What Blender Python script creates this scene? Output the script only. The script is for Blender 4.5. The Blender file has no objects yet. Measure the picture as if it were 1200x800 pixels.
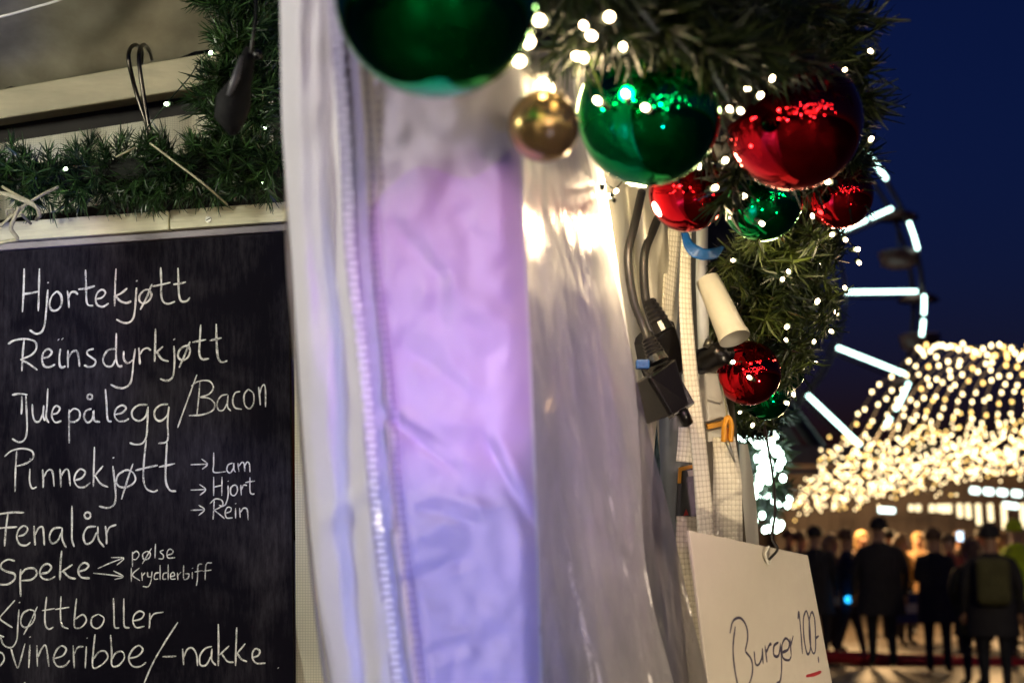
import bpy, bmesh, math, random
from mathutils import Vector, Matrix, Euler, noise
R = math.radians
random.seed(11)
SC = bpy.context.scene
C = SC.collection

# ------------------------------------------------------------------ camera
FPX = 1200 * 50 / 36.0
PITCH = R(7.9)
CAM = Vector((0, 0, 1.6))
cd = bpy.data.cameras.new('camera')
cam = bpy.data.objects.new('camera', cd)
C.objects.link(cam)
cam.location = CAM
cam.rotation_euler = (R(90) + PITCH, 0, 0)
cd.lens = 50; cd.sensor_width = 36
cd.clip_start = 0.02; cd.clip_end = 1500
cd.dof.use_dof = True
cd.dof.focus_distance = 1.30
cd.dof.aperture_fstop = 8.6
cd.dof.aperture_blades = 0
SC.camera = cam
CR = Euler(cam.rotation_euler).to_matrix()

# ------------------------------------------------------------------ world
w = bpy.data.worlds.new("World"); SC.world = w; w.use_nodes = True
nt = w.node_tree
sky = nt.nodes.new('ShaderNodeTexSky'); sky.sky_type = 'NISHITA'; sky.sun_disc = False
sky.sun_elevation = R(-1.0); sky.sun_rotation = R(150)
sky.air_density = 1.0; sky.dust_density = 0.3; sky.ozone_density = 6.0
bgn = nt.nodes['Background']; bgn.inputs['Strength'].default_value = 0.17
nt.links.new(sky.outputs['Color'], bgn.inputs['Color'])
SC.view_settings.view_transform = 'Standard'
SC.view_settings.look = 'None'
SC.view_settings.exposure = 0
SC.view_settings.gamma = 1
SC.cycles.max_bounces = 8
SC.cycles.transparent_max_bounces = 16
SC.cycles.caustics_reflective = False
SC.cycles.caustics_refractive = False
SC.cycles.sample_clamp_indirect = 4.0
SC.cycles.use_denoising = True

def lamp(name, kind, loc, target, energy, color, size=0.1, spot=None, blend=0.3):
    l = bpy.data.lights.new(name, kind); l.energy = energy; l.color = color
    if kind in ('POINT', 'SPOT'): l.shadow_soft_size = size
    if kind == 'AREA': l.size = size
    if spot: l.spot_size = R(spot); l.spot_blend = blend
    o = bpy.data.objects.new(name, l); C.objects.link(o); o.location = loc
    if target is not None:
        o.rotation_euler = (Vector(target) - Vector(loc)).to_track_quat('-Z', 'Y').to_euler()
    return o

def P(x, y, d):
    """point seen at (x, y) of the 1200x800 photograph at depth d"""
    return CAM + CR @ Vector(((x - 600) / FPX * d, (400 - y) / FPX * d, -d))
def PX(d):  # size of a pixel at depth d
    return d / FPX

lamp('stall_lamp', 'POINT', (-0.85, 0.60, 1.92), None, 17, (1.0, 0.97, 0.80), 0.06)
lamp('cool_flood_lamp', 'SPOT', (-0.75, -0.75, 2.05), P(400, 440, .66), 40, (0.74, 0.68, 1.0), 0.04, 20, .5)
lamp('pink_flood_lamp', 'SPOT', (0.75, -0.45, 1.50), P(555, 385, .66), 32, (1.0, 0.40, 0.88), 0.012, 7.2, .5)
lamp('blue_flood_lamp', 'SPOT', (0.55, -0.5, 0.85), P(575, 780, .66), 72, (0.27, 0.33, 1.0), 0.05, 18, .9)
lamp('lilac_fill_light', 'SPOT', (0.42, -0.70, 1.75), P(715, 480, .90), 62, (1.0, 0.62, 0.74), 0.05, 11.5, .9)  # unseen fill added to brighten the fabric behind the film
lamp('garland_lamp', 'POINT', P(655, 110, .86), None, 0.22, (1.0, 0.74, 0.36), 0.012)
lamp('garland_lamp', 'POINT', P(738, 262, 1.04), None, 1.5, (1.0, 0.76, 0.42), 0.012)
lamp('garland_lamp', 'POINT', P(692, 70, .74), None, 0.28, (1.0, 0.72, 0.40), 0.012)
lamp('garland_lamp', 'POINT', P(905, 300, 1.12), None, 0.07, (1.0, 0.76, 0.42), 0.01)
lamp('card_fill_light', 'SPOT', (0.75, 0.45, 1.15), P(880, 700, 1.1), 24, (1.0, 0.80, 0.54), 0.03, 34, .8)  # unseen warm spot added to brighten the price card
lamp('crowd_light', 'SPOT', P(1450, 470, 9), P(1110, 690, 18), 150, (1.0, 0.82, 0.5), 0.2, 60, .6)  # unseen side fill added to light the fronts of the crowd
lamp('crowd_light', 'POINT', P(985, 560, 24), None, 800, (1.0, 0.60, 0.26), 0.4)
lamp('crowd_light', 'POINT', P(1170, 560, 25), None, 800, (1.0, 0.60, 0.26), 0.4)

# ------------------------------------------------------------------ materials
def mat(name, col, rough=.6, metal=0.0, spec=.5, emit=None, estr=0, noise_amt=0, nscale=20, bump=0, bscale=60, transl=0, coat=0, sheen=0, stretch=None):
    m = bpy.data.materials.new(name); m.use_nodes = True
    t = m.node_tree; b = t.nodes['Principled BSDF']
    b.inputs['Base Color'].default_value = (*col, 1)
    b.inputs['Roughness'].default_value = rough
    b.inputs['Metallic'].default_value = metal
    b.inputs['Specular IOR Level'].default_value = spec
    if coat: b.inputs['Coat Weight'].default_value = coat
    if emit:
        b.inputs['Emission Color'].default_value = (*emit, 1)
        b.inputs['Emission Strength'].default_value = estr
    tc = t.nodes.new('ShaderNodeTexCoord')
    src = tc.outputs['Object']
    if stretch:
        mp = t.nodes.new('ShaderNodeMapping'); mp.inputs['Scale'].default_value = stretch
        t.links.new(src, mp.inputs['Vector']); src = mp.outputs['Vector']
    if noise_amt:
        n = t.nodes.new('ShaderNodeTexNoise'); n.inputs['Scale'].default_value = nscale; n.inputs['Detail'].default_value = 6
        n.inputs['Roughness'].default_value = .65
        t.links.new(src, n.inputs['Vector'])
        r = t.nodes.new('ShaderNodeValToRGB')
        r.color_ramp.elements[0].position = .3; r.color_ramp.elements[1].position = .72
        lo = tuple(c * (1 - noise_amt) for c in col); hi = tuple(min(1, c * (1 + noise_amt)) for c in col)
        r.color_ramp.elements[0].color = (*lo, 1); r.color_ramp.elements[1].color = (*hi, 1)
        t.links.new(n.outputs['Fac'], r.inputs['Fac']); t.links.new(r.outputs['Color'], b.inputs['Base Color'])
    if bump:
        n2 = t.nodes.new('ShaderNodeTexNoise'); n2.inputs['Scale'].default_value = bscale; n2.inputs['Detail'].default_value = 4
        t.links.new(src, n2.inputs['Vector'])
        bp = t.nodes.new('ShaderNodeBump'); bp.inputs['Strength'].default_value = bump; bp.inputs['Distance'].default_value = .002
        t.links.new(n2.outputs['Fac'], bp.inputs['Height']); t.links.new(bp.outputs['Normal'], b.inputs['Normal'])
    if transl:
        tr = t.nodes.new('ShaderNodeBsdfTranslucent'); tr.inputs['Color'].default_value = (*col, 1)
        mx = t.nodes.new('ShaderNodeMixShader'); mx.inputs['Fac'].default_value = transl
        t.links.new(b.outputs[0], mx.inputs[1]); t.links.new(tr.outputs[0], mx.inputs[2])
        t.links.new(mx.outputs[0], t.nodes['Material Output'].inputs['Surface'])
    return m

def emis(name, col, strength, sample=True):
    m = bpy.data.materials.new(name); m.use_nodes = True; t = m.node_tree
    t.nodes.remove(t.nodes['Principled BSDF'])
    e = t.nodes.new('ShaderNodeEmission'); e.inputs['Color'].default_value = (*col, 1); e.inputs['Strength'].default_value = strength
    t.links.new(e.outputs[0], t.nodes['Material Output'].inputs['Surface'])
    if not sample: m.cycles.emission_sampling = 'NONE'
    return m

M = {}
M['tarp'] = mat('white_tarpaulin', (.78, .77, .78), .62, spec=.25, noise_amt=.06, nscale=9, bump=.15, bscale=160, transl=.28)
M['tarp_cream'] = mat('cream_tarpaulin', (.80, .76, .66), .5, noise_amt=.07, nscale=12, bump=.3, bscale=120, transl=.35)
M['tape'] = mat('zipper_tape', (.50, .48, .56), .75, noise_amt=.1, nscale=200)
M['teeth'] = mat('zipper_teeth', (.82, .80, .84), .25, coat=.5)
M['wood'] = mat('whitewashed_wood', (.74, .72, .52), .6, noise_amt=.2, nscale=30, bump=.5, bscale=90, stretch=(.25, 1, 3))
M['woodlight'] = mat('pale_beam_wood', (.56, .52, .36), .6, noise_amt=.3, nscale=14, bump=.4, bscale=60, stretch=(.3, 1, 2))
M['canvas'] = mat('roof_canvas', (.27, .255, .19), .4, noise_amt=.55, nscale=7, bump=.5, bscale=9)
M['dark'] = mat('dark_stained_wood', (.02, .017, .015), .7, noise_amt=.4, nscale=20)
M['black'] = mat('black_plastic', (.006, .005, .005), .28, bump=.1, bscale=400)
M['matte_black'] = mat('matte_black_plastic', (.010, .010, .010), .75, spec=.2)
M['cable'] = mat('black_cable_rubber', (.010, .009, .009), .45)
M['steel'] = mat('dark_steel', (.10, .09, .075), .28, metal=1, noise_amt=.25, nscale=90)
M['screw'] = mat('screw_steel', (.35, .34, .30), .35, metal=1)
M['greypole'] = mat('grey_painted_pole', (.13, .13, .14), .35, noise_amt=.2, nscale=30)
M['twine'] = mat('pale_twine', (.45, .42, .28), .8, noise_amt=.25, nscale=300)
M['whitecable'] = mat('white_cable', (.72, .70, .62), .45)
M['blue'] = mat('blue_tape', (.001, .045, .17), .5, noise_amt=.2, nscale=80, bump=.5, bscale=200)
M['whiteplastic'] = mat('white_plastic', (.72, .68, .58), .35, noise_amt=.08, nscale=30)
M['orange'] = mat('orange_plastic', (.75, .33, .02), .4, noise_amt=.15, nscale=60)
M['redp'] = mat('red_print', (.55, .03, .03), .5)
M['card'] = mat('card_surface', (.66, .60, .50), .5, noise_amt=.05, nscale=14, bump=.08, bscale=300)
M['ink'] = mat('marker_ink', (.07, .06, .10), .5)
M['redink'] = mat('red_marker_ink', (.45, .03, .04), .5)
M['core'] = mat('garland_core', (.004, .006, .003), .9)
M['wire'] = mat('green_light_wire', (.012, .03, .014), .6)
M['gold'] = mat('gold_bauble', (.62, .44, .16), .22, metal=.75, noise_amt=.12, nscale=20)
M['cap'] = mat('bauble_cap', (.55, .48, .33), .35, metal=1)
M['fair'] = emis('fairy_bulb_glow', (1.0, .74, .44), 44)
M['fairdim'] = emis('fairy_bulb_glow_inner', (.78, 1.0, .62), 22)
M['farbulb'] = emis('canopy_bulb_glow', (1.0, .76, .40), 7.5, False)
M['coolbulb'] = emis('cool_bulb_glow', (.72, 1.0, .86), 16, False)
M['led'] = emis('led_tube_glow', (.62, 1.0, .90), 6.5, False)
M['icicle'] = emis('icicle_tube_glow', (1.0, .80, .45), 2.2, False)
M['ledwhite'] = emis('strip_light_glow', (.82, 1.0, .93), 4.0, False)
M['asphalt'] = mat('wet_paving', (.10, .075, .05), .45, noise_amt=.35, nscale=1.3, bump=.6, bscale=8)
M['plank'] = mat('brown_plank', (.06, .036, .026), .6, noise_amt=.4, nscale=6, stretch=(1, 1, .2))
M['wheelsteel'] = mat('wheel_steel', (.06, .028, .022), .5, noise_amt=.3, nscale=1)
M['gondola'] = mat('gondola_paint', (.14, .05, .04), .45, noise_amt=.2, nscale=1)
M['redrope'] = mat('red_barrier', (.65, .03, .03), .5)
M['skin'] = mat('skin', (.55, .30, .19), .5)

def bauble_mat(name, col):
    m = mat(name, col, .045, metal=1)
    return m
M['bgreen'] = bauble_mat('green_bauble_foil', (.0, .58, .12))
M['bred'] = bauble_mat('red_bauble_foil', (.92, .012, .022))

def glitter_mat(name, col):
    m = mat(name, col, .25, metal=.9); t = m.node_tree; b = t.nodes['Principled BSDF']
    v = t.nodes.new('ShaderNodeTexVoronoi'); v.inputs['Scale'].default_value = 900
    tc = t.nodes['Texture Coordinate']; t.links.new(tc.outputs['Object'], v.inputs['Vector'])
    n = t.nodes.new('ShaderNodeNormalMap') if False else t.nodes.new('ShaderNodeBump')
    n.inputs['Strength'].default_value = 1; n.inputs['Distance'].default_value = .001
    sp = t.nodes.new('ShaderNodeSeparateColor'); t.links.new(v.outputs['Color'], sp.inputs[0])
    t.links.new(sp.outputs[0], n.inputs['Height']); t.links.new(n.outputs['Normal'], b.inputs['Normal'])
    return m
M['glit'] = glitter_mat('red_glitter', (.7, .02, .03))

# chalkboard paint: dull black with wiped chalk haze
def board_mat():
    m = mat('chalkboard_paint', (.016, .015, .021), .8, spec=.06); t = m.node_tree; b = t.nodes['Principled BSDF']
    tc = t.nodes['Texture Coordinate']
    mp = t.nodes.new('ShaderNodeMapping'); mp.inputs['Scale'].default_value = (9, 1, 1.6)
    t.links.new(tc.outputs['Object'], mp.inputs['Vector'])
    n = t.nodes.new('ShaderNodeTexNoise'); n.inputs['Scale'].default_value = 26; n.inputs['Detail'].default_value = 8; n.inputs['Roughness'].default_value = .75
    t.links.new(mp.outputs[0], n.inputs['Vector'])
    n2 = t.nodes.new('ShaderNodeTexNoise'); n2.inputs['Scale'].default_value = 9; n2.inputs['Detail'].default_value = 3; n2.inputs['Distortion'].default_value = 1.5
    t.links.new(tc.outputs['Object'], n2.inputs['Vector'])
    mu = t.nodes.new('ShaderNodeMath'); mu.operation = 'MULTIPLY'
    t.links.new(n.outputs['Fac'], mu.inputs[0]); t.links.new(n2.outputs['Fac'], mu.inputs[1])
    r = t.nodes.new('ShaderNodeValToRGB'); r.color_ramp.elements[0].position = .20; r.color_ramp.elements[0].color = (.005, .0042, .009, 1)
    r.color_ramp.elements[1].position = .46; r.color_ramp.elements[1].color = (.044, .040, .052, 1)
    t.links.new(mu.outputs[0], r.inputs['Fac']); t.links.new(r.outputs[0], b.inputs['Base Color'])
    return m
M['board'] = board_mat()
def chalk_mat():
    m = mat('white_chalk', (.86, .86, .82), .9, noise_amt=.3, nscale=300); t = m.node_tree; b = t.nodes['Principled BSDF']
    n = t.nodes.new('ShaderNodeTexNoise'); n.inputs['Scale'].default_value = 900; n.inputs['Detail'].default_value = 3
    t.links.new(t.nodes['Texture Coordinate'].outputs['Object'], n.inputs['Vector'])
    n2 = t.nodes.new('ShaderNodeTexNoise'); n2.inputs['Scale'].default_value = 90; t.links.new(t.nodes['Texture Coordinate'].outputs['Object'], n2.inputs['Vector'])
    a = t.nodes.new('ShaderNodeMath'); a.operation = 'ADD'; t.links.new(n.outputs['Fac'], a.inputs[0]); t.links.new(n2.outputs['Fac'], a.inputs[1])
    r = t.nodes.new('ShaderNodeMapRange'); r.inputs[1].default_value = .78; r.inputs[2].default_value = .98; r.inputs[3].default_value = .35
    t.links.new(a.outputs[0], r.inputs[0]); t.links.new(r.outputs[0], b.inputs['Alpha'])
    return m
M['chalk'] = chalk_mat()

def needle_mat(name, a, b_, rough=.38):
    m = mat(name, a, rough, spec=.6); t = m.node_tree; b = t.nodes['Principled BSDF']
    oi = t.nodes.new('ShaderNodeObjectInfo'); r = t.nodes.new('ShaderNodeValToRGB')
    r.color_ramp.elements[0].color = (*a, 1); r.color_ramp.elements[1].color = (*b_, 1); r.color_ramp.elements[0].position = .28
    geo = t.nodes.new('ShaderNodeNewGeometry')
    ad = t.nodes.new('ShaderNodeMath'); ad.operation = 'MULTIPLY_ADD'; ad.inputs[1].default_value = .5
    ml = t.nodes.new('ShaderNodeMath'); ml.operation = 'MULTIPLY'; ml.inputs[1].default_value = .5
    t.links.new(oi.outputs['Random'], ml.inputs[0])
    t.links.new(geo.outputs['Random Per Island'], ad.inputs[0]); t.links.new(ml.outputs[0], ad.inputs[2])
    t.links.new(ad.outputs[0], r.inputs['Fac']); t.links.new(r.outputs[0], b.inputs['Base Color'])
    return m
M['needle'] = needle_mat('pine_needles', (.005, .016, .004), (.050, .075, .012))  # darker copy, shade of the near garland put into its colour
M['needle_star'] = needle_mat('pine_needles_lit', (.003, .012, .003), (.100, .135, .022))  # brighter copy, highlights and deep shade put into its colour
M['needle_in'] = needle_mat('pine_needles_inside', (.003, .016, .005), (.060, .150, .035))  # green highlights and near-black shade put into its colour

def weave_mat():
    m = mat('woven_webbing', (.62, .56, .44), .75); t = m.node_tree; b = t.nodes['Principled BSDF']
    uv = t.nodes.new('ShaderNodeUVMap')
    sx = t.nodes.new('ShaderNodeSeparateXYZ'); t.links.new(uv.outputs[0], sx.inputs[0])
    def sinabs(sock, f, ph=0):
        a = t.nodes.new('ShaderNodeMath'); a.operation = 'MULTIPLY'; a.inputs[1].default_value = f; t.links.new(sock, a.inputs[0])
        s = t.nodes.new('ShaderNodeMath'); s.operation = 'SINE'; t.links.new(a.outputs[0], s.inputs[0])
        c = t.nodes.new('ShaderNodeMath'); c.operation = 'ABSOLUTE'; t.links.new(s.outputs[0], c.inputs[0]); return c.outputs[0]
    a = sinabs(sx.outputs[0], math.pi * 300); c = sinabs(sx.outputs[1], math.pi * 230)   # uv in metres
    mn = t.nodes.new('ShaderNodeMath'); mn.operation = 'MULTIPLY'; t.links.new(a, mn.inputs[0]); t.links.new(c, mn.inputs[1])
    r = t.nodes.new('ShaderNodeValToRGB'); r.color_ramp.elements[0].color = (.52, .47, .37, 1); r.color_ramp.elements[0].position = .03
    r.color_ramp.elements[1].color = (.76, .71, .60, 1); r.color_ramp.elements[1].position = .35
    t.links.new(mn.outputs[0], r.inputs['Fac']); t.links.new(r.outputs[0], b.inputs['Base Color'])
    bp = t.nodes.new('ShaderNodeBump'); bp.inputs['Strength'].default_value = .6; bp.inputs['Distance'].default_value = .0007
    t.links.new(mn.outputs[0], bp.inputs['Height']); t.links.new(bp.outputs[0], b.inputs['Normal'])
    return m
M['weave'] = weave_mat()
def mesh_canvas_mat(name, col):
    m = mat(name, col, .7, transl=.0); t = m.node_tree; b = t.nodes['Principled BSDF']
    tc = t.nodes['Texture Coordinate']; sx = t.nodes.new('ShaderNodeSeparateXYZ'); t.links.new(tc.outputs['Object'], sx.inputs[0])
    outs = []
    for k, f in ((0, 420), (2, 420)):
        a = t.nodes.new('ShaderNodeMath'); a.operation = 'MULTIPLY'; a.inputs[1].default_value = f * math.pi; t.links.new(sx.outputs[k], a.inputs[0])
        s = t.nodes.new('ShaderNodeMath'); s.operation = 'SINE'; t.links.new(a.outputs[0], s.inputs[0])
        c = t.nodes.new('ShaderNodeMath'); c.operation = 'ABSOLUTE'; t.links.new(s.outputs[0], c.inputs[0]); outs.append(c.outputs[0])
    mn = t.nodes.new('ShaderNodeMath'); mn.operation = 'MINIMUM'; t.links.new(outs[0], mn.inputs[0]); t.links.new(outs[1], mn.inputs[1])
    r = t.nodes.new('ShaderNodeValToRGB'); r.color_ramp.elements[0].color = (*[c * .55 for c in col], 1)
    r.color_ramp.elements[1].color = (*col, 1); r.color_ramp.elements[1].position = .4
    t.links.new(mn.outputs[0], r.inputs['Fac']); t.links.new(r.outputs[0], b.inputs['Base Color'])
    return m
M['meshcanvas'] = mesh_canvas_mat('mesh_canvas', (.60, .59, .47))

def film_mat():
    m = bpy.data.materials.new('clear_plastic_film'); m.use_nodes = True; t = m.node_tree
    t.nodes.remove(t.nodes['Principled BSDF'])
    g = t.nodes.new('ShaderNodeBsdfGlossy'); g.inputs['Roughness'].default_value = .28; g.inputs['Color'].default_value = (.75, .73, .75, 1)
    tr = t.nodes.new('ShaderNodeBsdfTransparent'); tr.inputs['Color'].default_value = (.95, .94, .95, 1)
    df = t.nodes.new('ShaderNodeBsdfTranslucent'); df.inputs['Color'].default_value = (.85, .76, .76, 1)
    dd = t.nodes.new('ShaderNodeBsdfDiffuse'); dd.inputs['Color'].default_value = (.75, .70, .74, 1)
    tc = t.nodes.new('ShaderNodeTexCoord'); mp = t.nodes.new('ShaderNodeMapping'); mp.inputs['Scale'].default_value = (1.3, 1, .55)
    mp.inputs['Rotation'].default_value = (0, R(-16), 0)
    n = t.nodes.new('ShaderNodeTexNoise'); n.inputs['Scale'].default_value = 34; n.inputs['Detail'].default_value = 5; n.inputs['Distortion'].default_value = 1.2
    t.links.new(tc.outputs['Object'], mp.inputs[0]); t.links.new(mp.outputs[0], n.inputs['Vector'])
    bp = t.nodes.new('ShaderNodeBump'); bp.inputs['Strength'].default_value = 1; bp.inputs['Distance'].default_value = .0022
    t.links.new(n.outputs['Fac'], bp.inputs['Height'])
    mp2 = t.nodes.new('ShaderNodeMapping'); mp2.inputs['Scale'].default_value = (3, 1, .5); mp2.inputs['Rotation'].default_value = (0, R(-14), 0)
    n3 = t.nodes.new('ShaderNodeTexNoise'); n3.inputs['Scale'].default_value = 90; n3.inputs['Detail'].default_value = 3
    t.links.new(tc.outputs['Object'], mp2.inputs[0]); t.links.new(mp2.outputs[0], n3.inputs['Vector'])
    bp2 = t.nodes.new('ShaderNodeBump'); bp2.inputs['Strength'].default_value = 1; bp2.inputs['Distance'].default_value = .0008
    t.links.new(n3.outputs['Fac'], bp2.inputs['Height']); t.links.new(bp.outputs[0], bp2.inputs['Normal'])
    t.links.new(bp2.outputs[0], g.inputs['Normal'])
    m1 = t.nodes.new('ShaderNodeMixShader'); t.links.new(df.outputs[0], m1.inputs[1]); t.links.new(dd.outputs[0], m1.inputs[2]); m1.inputs[0].default_value = .5
    m2 = t.nodes.new('ShaderNodeMixShader'); t.links.new(tr.outputs[0], m2.inputs[1]); t.links.new(m1.outputs[0], m2.inputs[2])
    r = t.nodes.new('ShaderNodeMapRange'); r.inputs[1].default_value = .35; r.inputs[2].default_value = .75; r.inputs[3].default_value = .10; r.inputs[4].default_value = .32
    t.links.new(n.outputs['Fac'], r.inputs[0]); t.links.new(r.outputs[0], m2.inputs[0])
    fr = t.nodes.new('ShaderNodeLayerWeight'); fr.inputs[0].default_value = .35; t.links.new(bp.outputs[0], fr.inputs['Normal'])
    ad = t.nodes.new('ShaderNodeMath'); ad.operation = 'MULTIPLY_ADD'; ad.inputs[1].default_value = .45; ad.inputs[2].default_value = .03
    t.links.new(fr.outputs['Fresnel'], ad.inputs[0])
    m3 = t.nodes.new('ShaderNodeMixShader'); t.links.new(ad.outputs[0], m3.inputs[0]); t.links.new(m2.outputs[0], m3.inputs[1]); t.links.new(g.outputs[0], m3.inputs[2])
    t.links.new(m3.outputs[0], t.nodes['Material Output'].inputs['Surface'])
    return m
M['film'] = film_mat()

def glow_edges(m, edge, k):
    t = m.node_tree; e = [n for n in t.nodes if n.type == 'EMISSION'][0]
    lw = t.nodes.new('ShaderNodeLayerWeight'); lw.inputs[0].default_value = .5
    r = t.nodes.new('ShaderNodeValToRGB'); c = e.inputs['Color'].default_value[:3]
    r.color_ramp.elements[0].color = (*c, 1); r.color_ramp.elements[0].position = .3
    r.color_ramp.elements[1].color = (edge[0]*k, edge[1]*k, edge[2]*k, 1); r.color_ramp.elements[1].position = .95
    t.links.new(lw.outputs['Facing'], r.inputs['Fac']); t.links.new(r.outputs['Color'], e.inputs['Color'])
glow_edges(M['fair'], (1.0, .42, .12), .03)
M['farbulb_yellow'] = emis('canopy_bulb_glow_yellow', (1.0, .62, .18), 6.0, False)
M['marketbulb'] = emis('market_bulb_glow', (1.0, .86, .66), 60, False)

# ------------------------------------------------------------------ helpers
def tag(o, label=None, cat=None, group=None, kind=None):
    if label: o['label'] = label
    if cat: o['category'] = cat
    if group: o['group'] = group
    if kind: o['kind'] = kind
    return o
def thing(name, label, cat, loc=(0, 0, 0), group=None):
    o = bpy.data.objects.new(name, None); C.objects.link(o); o.location = loc; o.empty_display_size = .05
    return tag(o, label, cat, group)

class MB:
    def __init__(s): s.v = []; s.f = []; s.uv = []
    def quad(s, a, b, c, d):
        n = len(s.v); s.v += [Vector(a), Vector(b), Vector(c), Vector(d)]; s.f.append((n, n+1, n+2, n+3)); return s
    def box(s, c, ax, ay, az):
        """centre and three half-axis vectors"""
        c = Vector(c); ax, ay, az = Vector(ax), Vector(ay), Vector(az); n = len(s.v)
        for k in (-1, 1):
            for j in (-1, 1):
                for i in (-1, 1): s.v.append(c + ax*i + ay*j + az*k)
        for q in ((0,2,3,1),(4,5,7,6),(0,1,5,4),(2,6,7,3),(0,4,6,2),(1,3,7,5)): s.f.append(tuple(n+i for i in q))
        return s
    def tube(s, pts, r, seg=8, cap=True):
        pts = [Vector(p) for p in pts]
        if not hasattr(r, '__len__'): r = [r] * len(pts)
        n0 = len(s.v); prev = None
        for i, p in enumerate(pts):
            d = (pts[min(i+1, len(pts)-1)] - pts[max(i-1, 0)]).normalized()
            if prev is None: a = d.cross(Vector((0, .3, 1))).normalized() if abs(d.z) < .95 else d.cross(Vector((1, 0, 0))).normalized()
            else: a = (prev - d * prev.dot(d)).normalized()
            prev = a; b = d.cross(a)
            for k in range(seg):
                t = 2*math.pi*k/seg; s.v.append(p + (a*math.cos(t) + b*math.sin(t)) * r[i])
        for i in range(len(pts)-1):
            for k in range(seg):
                k2 = (k+1) % seg; a0 = n0+i*seg
                s.f.append((a0+k, a0+k2, a0+seg+k2, a0+seg+k))
        if cap:
            s.f.append(tuple(n0+k for k in range(seg))[::-1]); e = n0+(len(pts)-1)*seg
            s.f.append(tuple(e+k for k in range(seg)))
        return s
    def ball(s, c, r, seg=10, rings=6, sc=(1, 1, 1)):
        n0 = len(s.v); c = Vector(c)
        for i in range(rings+1):
            ph = math.pi*i/rings
            for k in range(seg):
                t = 2*math.pi*k/seg
                s.v.append(c + Vector((math.sin(ph)*math.cos(t)*sc[0], math.sin(ph)*math.sin(t)*sc[1], math.cos(ph)*sc[2]))*r)
        for i in range(rings):
            for k in range(seg):
                k2 = (k+1) % seg; a = n0+i*seg
                s.f.append((a+k, a+seg+k, a+seg+k2, a+k2))
        return s
    def mesh(s, name, m, smooth=False, bevel=0):
        me = bpy.data.meshes.new(name); me.from_pydata([tuple(v) for v in s.v], [], s.f); me.materials.append(m)
        if s.uv:
            uvl = me.uv_layers.new(name='UVMap')
            for lp in me.loops: uvl.data[lp.index].uv = s.uv[lp.vertex_index]
        if smooth: me.polygons.foreach_set('use_smooth', [True]*len(me.polygons))
        me.update(); return me
    def build(s, name, m, parent=None, smooth=False, bevel=0, fix=True):
        if parent is None and s.v:      # top-level mesh: origin near its base
            pass
        me = s.mesh(name, m, smooth)
        if fix and s.f:
            bm = bmesh.new(); bm.from_mesh(me); bmesh.ops.recalc_face_normals(bm, faces=bm.faces); bm.to_mesh(me); bm.free()
            if smooth: me.polygons.foreach_set('use_smooth', [True]*len(me.polygons))
        o = bpy.data.objects.new(name, me); C.objects.link(o)
        if parent is not None:
            o.parent = parent; o.matrix_parent_inverse = Matrix.Translation(-parent.location) if parent.type == 'EMPTY' and parent.parent is None else Matrix.Identity(4)
        if bevel:
            b = o.modifiers.new('bevel', 'BEVEL'); b.width = bevel; b.segments = 2; b.limit_method = 'ANGLE'; b.angle_limit = R(40)
        return o

def place(o, parent):
    """parent a copied object without moving it"""
    o.parent = parent; o.matrix_parent_inverse = Matrix.Translation(-parent.location)
def inst(me, name, parent, mw, label=None):
    o = bpy.data.objects.new(name, me); C.objects.link(o); place(o, parent); o.matrix_basis = mw
    return o

def crom(pts, step=6):
    if len(pts) < 3:
        return [Vector(p) for p in pts]
    ps = [Vector(p) for p in pts]; ps = [ps[0]*2-ps[1]] + ps + [ps[-1]*2-ps[-2]]; out = []
    for i in range(1, len(ps)-2):
        p0, p1, p2, p3 = ps[i-1:i+3]
        for k in range(step):
            t = k/step
            out.append(.5*((2*p1)+(p2-p0)*t+(2*p0-5*p1+4*p2-p3)*t*t+(3*p1-p0-3*p2+p3)*t**3))
    out.append(ps[-2]); return out
def lerp_tab(tab, y):
    if y <= tab[0][0]: 
        a, b = tab[0], tab[1]
    elif y >= tab[-1][0]: a, b = tab[-2], tab[-1]
    else:
        for a, b in zip(tab, tab[1:]):
            if a[0] <= y <= b[0]: break
    t = (y-a[0])/(b[0]-a[0]); return a[1]+(b[1]-a[1])*t
def stab(tab, y):
    """smooth interpolation through a table"""
    return sum(lerp_tab(tab, y+o) for o in (-30, -15, 0, 15, 30))/5

def sheet(name, m, left, right, y0, y1, dfn, nu=40, nv=90, parent=None, solid=0):
    """hanging cloth: left/right are tables (y, x); dfn(u, v, x, y) gives the depth"""
    b = MB()
    for j in range(nv+1):
        y = y0+(y1-y0)*j/nv; xl, xr = stab(left, y), stab(right, y)
        for i in range(nu+1):
            u = i/nu; x = xl+(xr-xl)*u
            b.v.append(P(x, y, dfn(u, j/nv, x, y)))
    for j in range(nv):
        for i in range(nu):
            a = j*(nu+1)+i; b.f.append((a, a+1, a+nu+2, a+nu+1))
    o = b.build(name, m, parent, True)
    if solid:
        s = o.modifiers.new('thick', 'SOLIDIFY'); s.thickness = solid
    return o

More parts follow.
